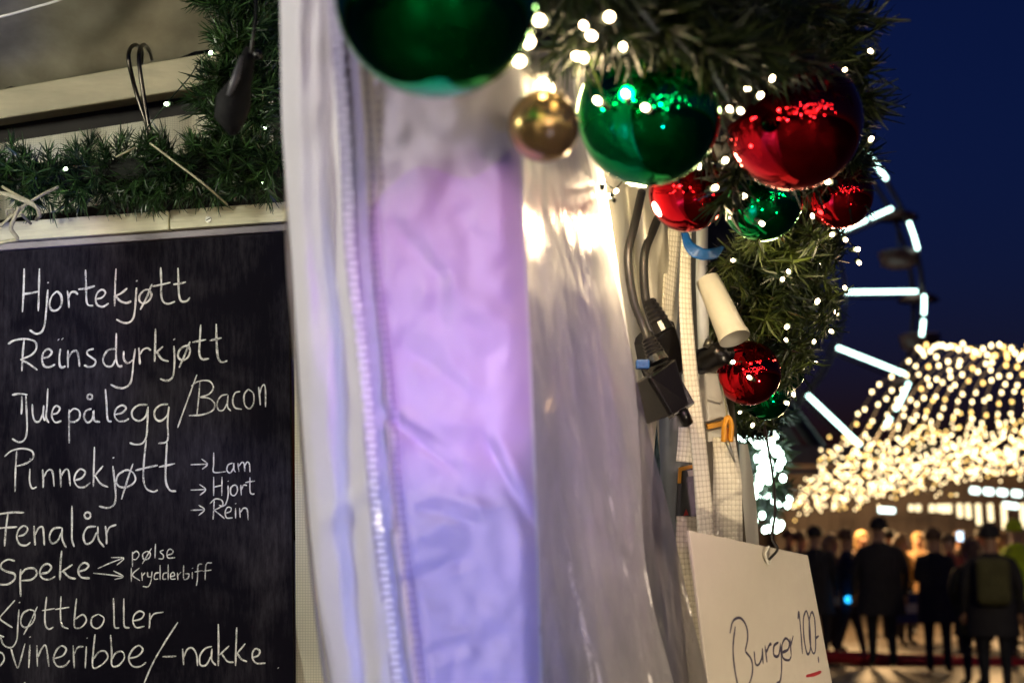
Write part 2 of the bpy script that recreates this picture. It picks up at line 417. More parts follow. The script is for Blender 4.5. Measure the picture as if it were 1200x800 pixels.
def strap(name, pts, width_px, parent=None, m=None, twist=None, thick=.0012):
    """flat webbing: pts (x, y, d); wide across the view, uv in metres"""
    ps = crom([Vector(p) for p in pts], 10); b = MB(); L = 0; prev = None
    for i, p in enumerate(ps):
        q = P(*p); 
        if prev is not None: L += (q-prev).length
        prev = q
        a = P(*ps[max(i-1, 0)]); c = P(*ps[min(i+1, len(ps)-1)]); d = (c-a).normalized()
        tw = 0 if twist is None else lerp_tab(twist, i/(len(ps)-1))
        side = d.cross(CR @ Vector((0, 0, 1))).normalized()
        nrm = side.cross(d).normalized()
        side = side*math.cos(tw)+nrm*math.sin(tw); nrm = side.cross(d).normalized()
        wd = (width_px if not hasattr(width_px, '__len__') else lerp_tab(width_px, i/(len(ps)-1)))*PX(p[2])
        for k in range(5):
            u = (k/4-.5)*wd; b.v.append(q+side*u); b.uv.append((u, L))
    for i in range(len(ps)-1):
        for k in range(4):
            a = i*5+k; b.f.append((a, a+1, a+6, a+5))
    o = b.build(name, m or M['weave'], parent, True)
    s = o.modifiers.new('thick', 'SOLIDIFY'); s.thickness = thick
    return o

# ------------------------------------------------------------------ setting
def structure(o): o['kind'] = 'structure'; return o
g = MB(); N = 60
for j in range(N+1):
    for i in range(N+1): g.v.append(Vector(((i/N-.5)*800, -60+(j/N)**2*860, 0)))
for j in range(N):
    for i in range(N): a = j*(N+1)+i; g.f.append((a, a+1, a+N+2, a+N+1))
structure(g.build('ground', M['asphalt']))

# ---- chalkboard plane
BH = Vector((math.cos(R(8.7)), -math.sin(R(8.7)), 0)); BU = Vector((0, 0, 1))
BH = (BH+BU*.035).normalized(); BN0 = BH.cross(BU).normalized(); BU = BN0.cross(BH).normalized() * -1
if BU.z < 0: BU = -BU
BN = BH.cross(BU).normalized()
if BN.y > 0: BN = -BN          # faces the camera
B0 = P(340, 500, 1.285)
def onboard(x, y):
    d = (P(x, y, 1)-CAM); t = (B0-CAM).dot(BN)/d.dot(BN); q = CAM+d*t-B0
    return q.dot(BH), q.dot(BU)
def BP(a, b, h=0): return B0+BH*a+BU*b+BN*h
bx_r = onboard(341, 560)[0]; bx_l = onboard(-60, 500)[0]
top_in = (onboard(30, 290)[1]+onboard(320, 276)[1])/2
bot = onboard(200, 900)[1]
cb = thing('chalkboard', 'black chalkboard menu with white handwriting and a whitewashed top rail', 'chalkboard', BP((bx_l+bx_r)/2, bot))
def bbox(a0, a1, b0, b1, h0, h1):
    return MB().box(BP((a0+a1)/2, (b0+b1)/2, (h0+h1)/2), BH*(a1-a0)/2, BU*(b1-b0)/2, BN*(h1-h0)/2)
def oriented(mb, name, m, parent, bevel=0):
    """object whose local X/Z follow the board (for grain)"""
    Rm = Matrix((BH, -BN, BU)).transposed().to_4x4(); Mw = Matrix.Translation(B0) @ Rm; inv = Mw.inverted()
    mb.v = [inv @ v for v in mb.v]
    o = mb.build(name, m, None, False, bevel); place(o, parent); o.matrix_basis = Mw
    return o
oriented(bbox(bx_l, bx_r, bot, top_in, -.006, 0), 'panel', M['board'], cb)
top_out = (onboard(0, 262)[1]+onboard(330, 242)[1])/2
rail_lo = (onboard(0, 283)[1]+onboard(330, 266)[1])/2
seam = onboard(203, 262)[0]
oriented(bbox(bx_l, seam-.0006, rail_lo, top_out, -.010, .010), 'top_rail', M['wood'], cb, .001)
oriented(bbox(seam+.0006, bx_r+.004, rail_lo+.0004, top_out+.0003, -.010, .0098), 'top_rail', M['wood'], cb, .001)
oriented(bbox(bx_l, bx_r+.004, top_in+.0004, rail_lo-.0004, -.006, .004), 'inner_trim', mat('dark_trim_paint', (.16, .14, .17), .4, noise_amt=.5, nscale=40, stretch=(.3, 1, 1)), cb, .0008)
sa, sb = onboard(249, 260)
s_ = MB().tube([BP(sa, sb, .009), BP(sa, sb, .0108)], .0030, 14); oriented(s_, 'screw', M['screw'], cb)
s_ = MB().box(BP(sa, sb, .0111), BH*.0022+BU*.0009, BU*.00035, BN*.0003); oriented(s_, 'screw_slot', M['black'], cb)

# ---- chalk handwriting, traced as strokes
Z2 = lambda p: (p[0]/2.963, p[1]/2.963+260)
Z3 = lambda p: (p[0]/2.963, p[1]/2.963+530)
def ring(x, y, r): return [(x+r*math.cos(t*math.pi/4), y+r*math.sin(t*math.pi/4)) for t in range(9)]
LINES = [
 ('Hjortekjøtt', Z2, 4.6, [
  [(84,162),(82,240),(78,313)],[(137,162),(135,240),(133,310)],[(80,250),(108,247),(136,241)],
  [(166,235),(161,300),(156,350),(146,380),(125,388),(103,375)],[(166,209),(168,213)],
  [(198,240),(180,258),(172,285),(180,306),(200,305),(214,284),(212,256),(198,240)],
  [(234,238),(238,270),(240,298)],[(237,266),(246,246),(260,243),(271,252)],
  [(297,166),(299,220),(300,268),(306,288),(324,291)],[(272,234),(300,231),(330,222)],
  [(334,268),(355,262),(366,246),(356,235),(340,244),(332,266),(338,288),(358,294),(378,282)],
  [(403,162),(400,220),(398,292)],[(442,230),(420,248),(394,260)],[(400,258),(420,276),(440,281),(456,275)],
  [(474,228),(470,290),(464,330),(450,348),(428,350),(404,338)],[(474,203),(476,207)],
  [(502,236),(486,253),(484,273),(498,283),(518,272),(526,250),(516,236),(502,236)],[(528,216),(510,260),(487,305)],
  [(558,158),(560,210),(560,255),(568,278),(586,284),(608,276)],[(530,224),(560,218),(592,210)],
  [(618,160),(620,215),(622,255),(630,275),(648,275),(660,262)],[(602,217),(625,214),(646,208)]]),
 ('Reinsdyrkjøtt', Z2, 4.6, [
  [(84,408),(79,460),(76,518)],[(28,424),(50,411),(90,406),(122,416),(126,440),(108,462),(70,478)],[(72,478),(100,492),(130,514)],
  [(148,472),(168,468),(180,452),(168,441),(152,452),(146,475),(152,498),(170,504),(192,494)],
  [(210,440),(206,470),(208,498),(216,505),(228,500)],[(202,408),(204,410)],[(216,405),(218,407)],
  [(236,445),(236,475),(236,506)],[(237,472),(250,452),(266,448),(273,470),(276,502)],
  [(326,440),(306,446),(303,458),(316,469),(332,482),(326,498),(308,503),(292,497)],
  [(402,440),(374,446),(358,475),(366,498),(388,500),(402,476)],[(404,386),(403,440),(404,480),(412,500),(426,500)],
  [(430,448),(430,475),(444,490),(462,478)],[(470,440),(464,480),(460,525),(452,560),(430,576),(406,574),(384,564)],
  [(482,436),(484,465),(486,495)],[(485,462),(496,444),(512,438),(524,446)],
  [(540,370),(539,430),(537,485)],[(566,432),(540,456)],[(545,452),(562,476),(586,484)],
  [(604,430),(606,480),(602,530),(590,548),(572,550),(556,544)],[(604,406),(606,409)],
  [(642,430),(624,444),(618,466),(632,480),(652,470),(660,448),(654,432),(642,430)],[(660,415),(642,460),(622,506)],
  [(697,356),(694,410),(692,455),(702,476),(727,474)],[(668,418),(716,408)],
  [(751,354),(752,410),(756,465),(768,486),(790,482)],[(728,412),(770,402)]]),
 ('Julepålegg', Z2, 4.4, [
  [(42,600),(70,596),(96,600)],[(90,600),(92,650),(94,720),(86,754),(66,764),(42,752)],[(76,604),(76,640),(74,668)],
  [(112,632),(114,670),(123,692),(138,690),(149,664)],[(152,636),(150,672),(156,690)],
  [(166,578),(163,640),(160,678),(170,697)],
  [(178,668),(198,663),(208,647),(196,638),(184,650),(180,675),(192,695),(214,690)],
  [(240,650),(240,710),(240,768)],[(238,664),(256,648),(275,656),(276,680),(258,694),(240,692)],
  [(318,648),(298,656),(292,678),(304,696),(320,684),(325,655),(328,688),(348,694)],ring(312,607,9),
  [(366,580),(370,630),(374,685),(388,693)],
  [(400,668),(424,662),(438,646),(424,636),(404,648),(398,672),(410,690),(432,691),(448,682)],
  [(512,634),(480,636),(459,656),(462,680),(484,690),(506,674),(514,642)],[(514,640),(512,700),(508,745),(494,768),(470,772),(450,766)],
  [(584,632),(556,636),(537,656),(540,682),(558,690),(580,672),(588,642)],[(586,640),(582,700),(584,745),(576,764),(550,768)]]),
 ('/Bacon', Z2, 3.4, [
  [(684,530),(660,595),(636,660),(617,714)],
  [(694,556),(690,610),(684,668)],[(664,570),(690,553),(726,552),(741,574),(726,597),(694,608)],[(694,608),(726,612),(746,632),(736,656),(700,669),(656,672)],
  [(790,598),(768,604),(754,628),(759,652),(776,652),(790,626)],[(792,600),(790,640),(802,656)],
  [(834,588),(816,594),(808,620),(816,644),(840,650)],
  [(862,580),(848,600),(850,634),(866,648),(880,630),(880,596),(862,580)],
  [(898,572),(902,610),(904,636)],[(901,600),(908,574),(918,565),(922,590),(922,642)]]),
 ('Pinnekjøtt', Z3, 4.2, [
  [(58,-5),(54,60),(52,136)],[(16,14),(40,-6),(80,-14),(112,-4),(114,20),(90,38),(54,48)],
  [(104,56),(103,100),(112,124),(128,119)],[(104,20),(106,24)],
  [(148,58),(150,90),(150,122)],[(151,86),(166,62),(182,66),(188,118)],
  [(208,56),(211,90),(212,120)],[(211,84),(226,60),(238,64),(244,116)],
  [(262,96),(284,88),(296,68),(280,57),(264,72),(258,96),(270,118),(292,120),(314,104)],
  [(328,-20),(326,50),(324,118)],[(358,46),(326,84)],[(330,80),(350,108),(376,120)],
  [(392,46),(398,100),(402,150),(396,180),(374,192),(344,186)],[(393,16),(395,20)],
  [(432,62),(410,78),(404,104),(420,120),(450,116),(470,96),(464,72),(446,61),(432,62)],[(462,38),(444,90),(422,162)],
  [(508,-44),(500,30),(498,90),(508,124),(532,136),(548,130)],[(470,62),(510,52),(548,44)],
  [(580,-36),(576,40),(576,100),(590,130),(612,134)],[(552,50),(608,38)]]),
 ('Lam', Z3, 3.0, [
  [(662,42),(718,40)],[(700,22),(720,40),(702,58)],
  [(742,0),(742,40),(743,68),(784,66)],[(808,36),(792,43),(788,62),(800,70),(812,52)],[(812,36),(812,58),(818,68)],
  [(826,36),(830,67)],[(829,48),(840,34),(848,40),(850,66)],[(850,46),(858,33),(866,40),(868,68)]]),
 ('Hjort', Z3, 3.0, [
  [(662,130),(712,128)],[(692,110),(714,128),(694,148)],
  [(742,84),(742,150)],[(771,84),(770,150)],[(742,120),(772,113)],
  [(792,114),(792,150),(784,178),(772,186),(760,182)],[(792,98),(793,100)],
  [(812,112),(801,124),(802,144),(814,149),(824,134),(822,116),(812,112)],
  [(836,112),(838,148)],[(838,128),(846,113),(858,114)],[(868,86),(868,130),(873,143),(884,143)],[(852,104),(886,98)]]),
 ('Rein', Z3, 3.0, [
  [(662,200),(708,198)],[(690,182),(710,198),(690,218)],
  [(744,166),(742,200),(740,232)],[(728,178),(748,161),(770,166),(772,184),(744,200)],[(744,200),(762,214),(780,229)],
  [(784,210),(800,204),(802,192),(790,190),(782,206),(787,226),(808,226)],[(818,192),(818,228)],[(818,176),(819,178)],
  [(832,192),(834,226)],[(834,208),(846,193),(858,198),(862,234)]]),
 ('Fenalår', Z3, 4.4, [
  [(-8,214),(40,208),(84,208)],[(28,210),(20,270),(16,325)],[(-8,262),(28,260),(60,258)],
  [(64,290),(84,284),(96,266),(84,254),(66,266),(58,292),(68,317),(90,322),(106,311)],
  [(118,254),(120,290),(122,322)],[(121,286),(134,262),(148,259),(152,288),(154,322)],
  [(214,260),(186,264),(172,290),(180,314),(200,306),(214,276)],[(216,260),(216,300),(230,330)],
  [(250,184),(250,250),(250,300),(258,327)],
  [(334,256),(304,260),(290,288),(298,316),(320,308),(336,276)],[(340,256),(342,300),(362,328)],ring(304,218,11),
  [(366,254),(370,290),(370,318)],[(369,284),(380,260),(404,250)]]),
 ('Speke', Z3, 4.4, [
  [(52,376),(28,371),(6,384),(5,402),(26,413),(50,421),(50,440),(26,457),(-8,457)],
  [(72,404),(70,450),(72,500)],[(71,424),(90,404),(118,402),(128,420),(110,440),(74,444)],
  [(142,420),(166,415),(178,398),(166,386),(148,394),(138,416),(148,436),(172,440),(192,429)],
  [(214,340),(210,390),(208,442)],[(252,388),(214,414)],[(220,412),(240,432),(264,438)],
  [(276,412),(296,406),(308,392),(294,382),(278,392),(272,412),(282,432),(312,436)]]),
 ('pølse', Z3, 2.9, [
  [(340,402),(385,382),(428,366)],[(386,364),(430,366),(406,390)],
  [(460,344),(460,396)],[(459,352),(474,342),(483,354),(473,370),(461,370)],
  [(509,342),(496,352),(498,368),(512,370),(522,358),(520,346),(509,342)],[(526,332),(494,386)],
  [(540,316),(538,366)],[(568,338),(556,344),(567,356),(565,368),(550,368)],
  [(580,356),(598,350),(600,340),(588,335),(580,348),(584,365),(608,364)]]),
 ('Krydderbiff', Z3, 2.8, [
  [(324,418),(380,424),(424,430)],[(394,410),(428,430),(398,440)],
  [(456,398),(456,448)],[(484,400),(460,424),(486,444)],[(492,416),(494,444)],[(494,428),(504,416)],
  [(512,414),(514,430),(526,431)],[(528,412),(524,446),(514,465),(496,464)],
  [(553,416),(539,420),(536,438),(550,438)],[(556,390),(556,442)],[(581,416),(568,420),(566,438),(578,438)],[(584,388),(584,442)],
  [(592,430),(606,426),(602,415),(593,422),(594,438),(610,438)],[(616,416),(618,442)],[(618,426),(629,414)],
  [(638,390),(638,437),(652,436),(656,422),(642,420)],[(668,414),(668,438)],[(668,400),(669,402)],
  [(702,386),(688,392),(686,436),(682,462)],[(676,414),(704,409)],[(736,382),(716,388),(712,442)],[(704,412),(734,407)]]),
 ('Kjøttboller', Z3, 3.6, [
  [(-18,512),(-16,560),(-18,604)],[(52,512),(20,548),(0,574),(20,592),(44,607)],
  [(66,544),(62,600),(58,650),(40,676),(14,668),(2,640)],[(67,518),(69,522)],
  [(102,544),(80,558),(72,588),(84,606),(106,598),(121,574),(118,550),(102,544)],[(130,534),(104,590),(82,632)],
  [(162,500),(156,560),(158,598),(170,612),(186,605)],[(146,548),(190,541)],[(212,498),(210,560),(216,600),(238,611)],[(192,544),(242,536)],
  [(266,506),(260,560),(259,604),(282,606),(300,582),(288,562),(262,577)],
  [(342,560),(320,572),(318,598),(336,610),(354,598),(361,574),(342,560)],
  [(394,504),(396,560),(398,604),(414,608)],[(430,506),(430,560),(432,602),(450,608)],
  [(462,584),(490,576),(500,558),(484,550),(466,564),(462,588),(474,607),(502,602)],
  [(520,556),(520,590),(518,610)],[(520,582),(534,560),(568,553)]]),
 ('Svineribbe/-nakke.', Z3, 3.8, [
  [(14,640),(-4,634),(-20,644)],[(-8,690),(10,698),(14,720),(-4,744)],[(36,672),(56,738),(66,738),(87,662)],
  [(104,666),(100,747)],[(104,638),(105,641)],[(128,668),(130,742)],[(130,712),(146,678),(160,672),(170,742)],
  [(190,714),(218,704),(230,682),(214,670),(196,686),(186,716),(200,741),(226,739),(242,720)],
  [(254,668),(258,748)],[(256,702),(270,676),(290,673)],[(300,672),(296,748)],[(302,642),(303,645)],
  [(330,630),(324,690),(323,745),(350,738),(374,712),(366,690),(344,691),(326,714)],
  [(384,632),(388,690),(389,738),(412,738),(432,712),(424,690),(402,695),(388,718)],
  [(446,714),(478,706),(496,684),(482,669),(460,684),(447,714),(460,740),(486,742),(508,727)],
  [(618,588),(570,662),(530,732),(498,806)],[(564,708),(612,706)],
  [(634,680),(638,737)],[(637,712),(650,683),(668,678),(682,700),(686,740)],
  [(736,672),(712,680),(694,706),(696,736),(716,736),(734,704)],[(736,680),(735,718),(750,738)],
  [(758,594),(759,660),(758,740)],[(796,670),(762,702)],[(770,698),(790,724),(812,727)],
  [(822,606),(820,660),(818,740)],[(852,662),(822,698)],[(824,696),(838,716),(858,725)],
  [(874,712),(896,704),(902,688),(888,680),(877,694),(878,716),(892,731),(922,730)],[(965,746),(967,748)],
  [(84,797),(88,801)]]),
]
def stroke_mesh(lines, tf, wpx, project, normal_h):
    """rounded ridge strokes lying on a plane; project(x, y, h) -> world, in-plane width in metres"""
    mb = MB()
    for pl in lines:
        pts = crom([Vector((*tf(p), 0)) for p in pl], 5)
        q = [project(p.x, p.y, normal_h*.2) for p in pts]
        if len(q) == 2: q = [q[0].lerp(q[1], t/4) for t in range(5)]; pts = [pts[0].lerp(pts[1], t/4) for t in range(5)]
        n = project(pts[0].x, pts[0].y, 1)-project(pts[0].x, pts[0].y, 0)
        n0 = len(mb.v); L = len(q)
        for i in range(L):
            d = (q[min(i+1, L-1)]-q[max(i-1, 0)]); d = d.normalized() if d.length > 1e-7 else Vector((1, 0, 0))
            s = d.cross(n).normalized()
            wv = wpx*(.9+.35*noise.noise(Vector((pts[i].x*.12, pts[i].y*.12, 3))))*(.55 if i in (0, L-1) else 1)
            mb.v += [q[i]-s*wv/2, q[i]+n*normal_h*.8, q[i]+s*wv/2]
        for i in range(L-1):
            a = n0+i*3; mb.f += [(a, a+1, a+4, a+3), (a+1, a+2, a+5, a+4)]
    return mb
bproj = lambda x, y, h: BP(*onboard(x, y), h)
for txt, tf, wz, strokes in LINES:
    o = stroke_mesh(strokes, tf, wz*1.75/2.963*PX(1.29), bproj, .0003).build('lettering', M['chalk'], cb, fix=False)
    o['label'] = 'white chalk handwriting reading ' + txt

# ---- stall interior behind and above the board
def pixquad(pts, m, name, thick, parent=None, bevel=0):
    """slab through four (x, y, d) corners with a real thickness behind it"""
    q = [P(*p) for p in pts]; n = (q[1]-q[0]).cross(q[3]-q[0]).normalized()
    if n.dot(CAM-q[0]) < 0: n = -n
    mb = MB(); mb.v = q+[v-n*thick for v in q]; mb.f = [(0,1,2,3),(7,6,5,4),(0,4,5,1),(1,5,6,2),(2,6,7,3),(3,7,4,0)]
    return mb.build(name, m, parent, False, bevel)
st = thing('market_stall_roof', 'grey canvas roof lining and pale beams above the chalkboard inside the stall', 'stall', P(100, 150, 1.6))
b = MB(); nu, nv = 26, 22
for j in range(nv+1):
    for i in range(nu+1):
        u, v = i/nu, j/nv
        x = -120+430*u; yb = 104-(x)*.185
        y = yb+2-(v*190); d = 1.60-.22*v
        p = P(x, y, d); p.z += .012*noise.noise(Vector((x*.012, y*.02, 0)))+.006*noise.noise(Vector((x*.04, y*.03, 5)))
        b.v.append(p)
for j in range(nv):
    for i in range(nu): a = j*(nu+1)+i; b.f.append((a, a+1, a+nu+2, a+nu+1))
b.build('roof_canvas', M['canvas'], st, True)
pixquad([(-120, 126, 1.60), (300, 52, 1.58), (300, 92, 1.58), (-120, 158, 1.60)], M['woodlight'], 'beam', .04, st, .002)
pixquad([(-120, 110, 1.66), (250, 50, 1.66), (250, 330, 1.66), (-120, 330, 1.66)], M['dark'], 'back_board', .02, st)
sheet('mesh_valance', M['meshcanvas'], [(100, -120), (300, -120)], [(100, 320), (300, 320)], 0, 1,
      lambda u, v, x, y: 1.55, 2, 2).hide_render = True if False else False
bpy.data.objects.remove(bpy.data.objects['mesh_valance'])
b = MB()
for j in range(9):
    for i in range(41):
        x = -120+440*i/40; y = 168-.155*(x)+ (j/8)*90
        b.v.append(P(x, y, 1.52+.012*math.sin(x*.06)+.004*math.sin(x*.17)))
for j in range(8):
    for i in range(40): a = j*41+i; b.f.append((a, a+1, a+42, a+41))
b.build('mesh_valance', M['meshcanvas'], st, True)
tag(pixquad([(344, 260, 1.262), (470, 260, 1.262), (490, 980, 1.262), (348, 980, 1.262)], M['meshcanvas'], 'canvas_wall', .003),
    'strip of white mesh canvas showing between chalkboard and curtain', 'canvas')
pixquad([(235, -260, 1.75), (600, -260, 1.75), (600, 420, 1.75), (235, 420, 1.75)], M['dark'], 'side_board', .02, st)
# white cable across the canvas
tag(MB().tube(crom([P(-60, 32, 1.38), P(0, 20, 1.38), P(40, 9, 1.37), P(75, -2, 1.36), P(110, -22, 1.35)], 8), 1.6*PX(1.38), 8).build('cable', M['whitecable'], smooth=True),
    'thin white cable crossing the canvas ceiling at top left', 'cable')

# hooks
def hook(pts, label):
    o = MB().tube(crom([P(*p) for p in pts], 8), 2.6*PX(1.42), 10).build('metal_hook', M['steel'], smooth=True)
    return tag(o, label, 'hook', 'bent metal hooks over the beam')
hook([(166, 74, 1.50), (166, 60, 1.47), (160, 53, 1.44), (153, 57, 1.42), (151, 72, 1.41), (160, 110, 1.42), (173, 150, 1.42), (176, 168, 1.41), (172, 178, 1.40)], 'left one of two bent steel rod hooks hanging over the pale beam')
hook([(178, 70, 1.50), (175, 60, 1.47), (169, 53, 1.44), (164, 58, 1.41), (163, 74, 1.40), (168, 110, 1.40), (174, 145, 1.40), (179, 162, 1.40), (178, 176, 1.39)], 'right one of two bent steel rod hooks hanging over the pale beam')
tag(MB().tube(crom([P(176, 168, 1.24), P(205, 190, 1.225), P(238, 215, 1.21), (P(262, 236, 1.235)), P(266, 240, 1.25)], 8), 1.3*PX(1.25), 8).build('elastic_cord', M['twine'], smooth=True),
    'thin pale cord running from the hooks down to the board rail', 'cord')
tag(MB().tube(crom([P(136, 184, 1.24), P(148, 178, 1.235), P(158, 173, 1.24)], 6), 1.1*PX(1.25), 8).build('straw', M['twine'], smooth=True),
    'short pale straw stuck in the needles left of the hooks', 'straw')
tw = thing('twine_knot', 'pale twine bow tied around the left end of the board rail', 'twine', P(20, 240, 1.24))
for pts, r in (([(-30, 224, 1.24), (5, 227, 1.225), (30, 236, 1.22), (43, 243, 1.22), (46, 252, 1.225), (43, 257, 1.24)], 2.6),
               ([(3, 219, 1.24), (20, 229, 1.225), (38, 238, 1.218), (45, 246, 1.22)], 1.8),
               ([(68, 219, 1.24), (48, 229, 1.225), (27, 242, 1.22), (14, 253, 1.215), (-4, 268, 1.22), (-30, 282, 1.23)], 1.8),
               ([(22, 243, 1.215), (17, 255, 1.212), (13, 268, 1.212), (20, 280, 1.215), (8, 283, 1.22), (-30, 292, 1.23)], 2.4),
               ([(8, 252, 1.215), (8, 246, 1.21), (14, 245, 1.21), (14, 250, 1.215), (8, 253, 1.22)], 1.4),
               ([(24, 250, 1.225), (30, 256, 1.235), (36, 262, 1.25)], 1.6)):
    MB().tube(crom([P(*p) for p in pts], 8), r*PX(1.23), 8).build('strand', M['twine'], tw, smooth=True)
# dark blurred clip
cl = thing('hanging_clip', 'dark plastic clip hanging in front of the inner garland', 'clip', P(280, 150, .88))
MB().tube([P(292, 58, .89), P(289, 75, .885), P(282, 98, .88), (P(274, 118, .88)), P(270, 138, .88), P(274, 158, .88)], [6*PX(.88), 9*PX(.88), 13*PX(.88), 21*PX(.88), 19*PX(.88), 5*PX(.88)], 16).build('clip_body', M['matte_black'], cl, smooth=True)
MB().tube([P(283, 66, .872), P(276, 92, .866), P(268, 112, .868)], [2*PX(.88), 5*PX(.88), 3*PX(.88)], 8).build('clip_spring', M['greypole'], cl, smooth=True)
MB().tube([P(294, 62, .885), P(300, 20, .90), P(300, -90, .95)], 2*PX(.88), 8).build('cord', M['cable'], cl, smooth=True)
MB().ball(P(302, 64, .88), 6*PX(.88)).build('knob', M['black'], cl, smooth=True)

# ------------------------------------------------------------------ pine twigs
def twig_mesh(name, m, seed, n=64, L=.045, nl=.022, wd=.0011, star=0):
    rnd = random.Random(seed); b = MB()
    b.tube([(0, 0, -.01), (0, 0, L*.5), (0, 0, L)], [.0016, .0013, .0006], 5)
    for i in range(n):
        z = L*(i/n)**.9; a = rnd.uniform(0, 6.283); el = rnd.uniform(.3, 1.25)-.45*(z/L)
        if star: el = rnd.uniform(.55, 1.35)
        l = nl*rnd.uniform(.7, 1.15); d = Vector((math.cos(a)*math.sin(el+.35), math.sin(a)*math.sin(el+.35), math.cos(el+.35)))
        s = d.cross(Vector((rnd.uniform(-1, 1), rnd.uniform(-1, 1), rnd.uniform(-1, 1)))).normalized()*wd/2
        bend = Vector((rnd.uniform(-1, 1), rnd.uniform(-1, 1), rnd.uniform(-1, 1)))*l*.06
        p0 = Vector((0, 0, z)); p1 = p0+d*l*.55+bend; p2 = p0+d*l+bend*.4; k = len(b.v)
        b.v += [p0-s, p0+s, p1-s, p1+s, p2-s*.35, p2+s*.35]; b.f += [(k, k+1, k+3, k+2), (k+2, k+3, k+5, k+4)]
    return b.mesh(name, m)
TW_OUT = [twig_mesh('twig', M['needle'], k, 50, .036, .025, .0017) for k in range(7)]
TW_STAR = [twig_mesh('twig', M['needle_star'], 40+k, 50, .026, .0195, .0016, 1) for k in range(7)]
TW_IN = [twig_mesh('twig', M['needle_in'], 20+k, 54, .034, .018, .0013) for k in range(7)]
def rotto(d, spin):
    return d.to_track_quat('Z', 'Y').to_matrix().to_4x4() @ Matrix.Rotation(spin, 4, 'Z')
CLEAR = [(512, -6, .55, 120), (760, 134, .80, 84), (930, 143, .90, 80), (806, 226, 1.03, 40), (893, 236, 1.07, 24), (983, 228, 1.12, 24), (877, 437, 1.27, 38), (846, 350, 1.2, 40), (898, 464, 1.42, 28)]
def unproj(p):
    q = CR.transposed() @ (p-CAM); return 600+FPX*q.x/-q.z, 400-FPX*q.y/-q.z, -q.z
def blocks(p0, p1):
    for q in (p0, p0.lerp(p1, .5), p1):
        x, y, d = unproj(q)
        for bx_, by_, bd, br_ in CLEAR:
            if d < bd+.02 and math.hypot(x-bx_, y-by_) < br_*1.0+6 and y > by_-br_*.42: return True
    return False
def garland(name, label, group, path, n, twigs, scale, seed, out=1.0, core=.32, face=0):
    """path: (x, y, d, radius px); twigs radiate from the core"""
    rnd = random.Random(seed)
    t = thing(name, label, 'garland', P(*path[len(path)//2][:3]), group)
    cp = crom([Vector(p[:3]) for p in path], 6); rr = crom([Vector((p[3], 0, 0)) for p in path], 6)
    MB().tube([P(*p) for p in cp], [r.x*PX(p.z)*core for r, p in zip(rr, cp)], 9).build('dark_core', M['core'], t, smooth=True)  # thick near-black core, stands in for the shade behind the needles
    W = [P(*p) for p in cp]; lens = [0]
    for a, b in zip(W, W[1:]): lens.append(lens[-1]+(b-a).length/((a-CAM).length)**.6)
    placed = 0; tries = int(n*1.9) if face else n
    for i in range(tries):
        if placed >= min(n, 300): break
        s = lens[-1]*(rnd.random() if face else (i+rnd.random())/n); k = max(j for j in range(len(lens)) if lens[j] <= s); k = min(k, len(W)-2)
        f = (s-lens[k])/(lens[k+1]-lens[k]+1e-9); c = W[k].lerp(W[k+1], f); r = (rr[k].x*(1-f)+rr[k+1].x*f)*PX(cp[k].z)
        ax = (W[k+1]-W[k]).normalized()
        d = Vector((rnd.gauss(0, 1), rnd.gauss(0, 1), rnd.gauss(0, 1))); d = (d-ax*d.dot(ax)*.75).normalized()
        if d.dot(CAM-c) < 0 and rnd.random() < (.9 if face else .55): d = -d
        d = (d+ax*rnd.uniform(-.5, .5)).normalized()
        if face: d = (d+(CAM-c).normalized()*face).normalized()
        sc = scale*rnd.uniform(.8, 1.2)
        ln = .05*sc; r0 = max(0, r*out*rnd.uniform(.72 if face else .45, 1.12 if face else 1.0)-ln*.8)
        if blocks(c+d*r0, c+d*(r0+ln)): continue
        placed += 1
        inst(rnd.choice(twigs), 'twig', t, Matrix.Translation(c+d*r0) @ rotto(d, rnd.uniform(0, 6.28)) @ Matrix.Scale(sc, 4))
    return t
garland('pine_garland', 'dark green pine garland lying along the top rail of the chalkboard', 'pine garlands inside the stall',
        [(-70, 222, 1.32, 52), (20, 208, 1.31, 52), (100, 206, 1.31, 50), (170, 200, 1.30, 52), (240, 196, 1.29, 52), (330, 190, 1.28, 56)], 190, TW_IN, .88, 3, 1.05)
garland('pine_garland', 'dark green pine garland hanging down beside the curtain, above the board', 'pine garlands inside the stall',
        [(290, -70, 1.36, 72), (285, 0, 1.34, 66), (285, 60, 1.32, 62), (278, 120, 1.31, 72), (280, 190, 1.30, 62)], 180, TW_IN, .95, 4, 1.05)
garland('pine_garland', 'thick pine garland with baubles and fairy lights across the stall front', 'pine garlands on the stall front',
        [(610, -120, .66, 120), (700, -50, .72, 120), (790, 20, .80, 140), (850, 90, .90, 130), (880, 160, 1.0, 105)], 250, TW_OUT, 1.0, 5, 1.1, .5)
garland('pine_garland', 'pine garland crossing the upper right corner of the stall front', 'pine garlands on the stall front',
        [(800, -120, 1.0, 110), (880, -40, 1.0, 110), (940, 30, 1.03, 85), (965, 100, 1.06, 62), (970, 160, 1.10, 50), (960, 210, 1.13, 55)], 190, TW_OUT, .95, 6, 1.05, .45)
garland('pine_garland', 'pine garland hanging right of the straps with small fairy lights, in sharp focus', 'pine garlands on the stall front',
        [(905, 235, 1.17, 80), (925, 265, 1.20, 85), (922, 310, 1.26, 85), (905, 365, 1.31, 85), (892, 415, 1.38, 66), (882, 455, 1.5, 50), (885, 490, 1.7, 34)], 300, TW_STAR, 1.0, 7, 1.05, .42, .3)
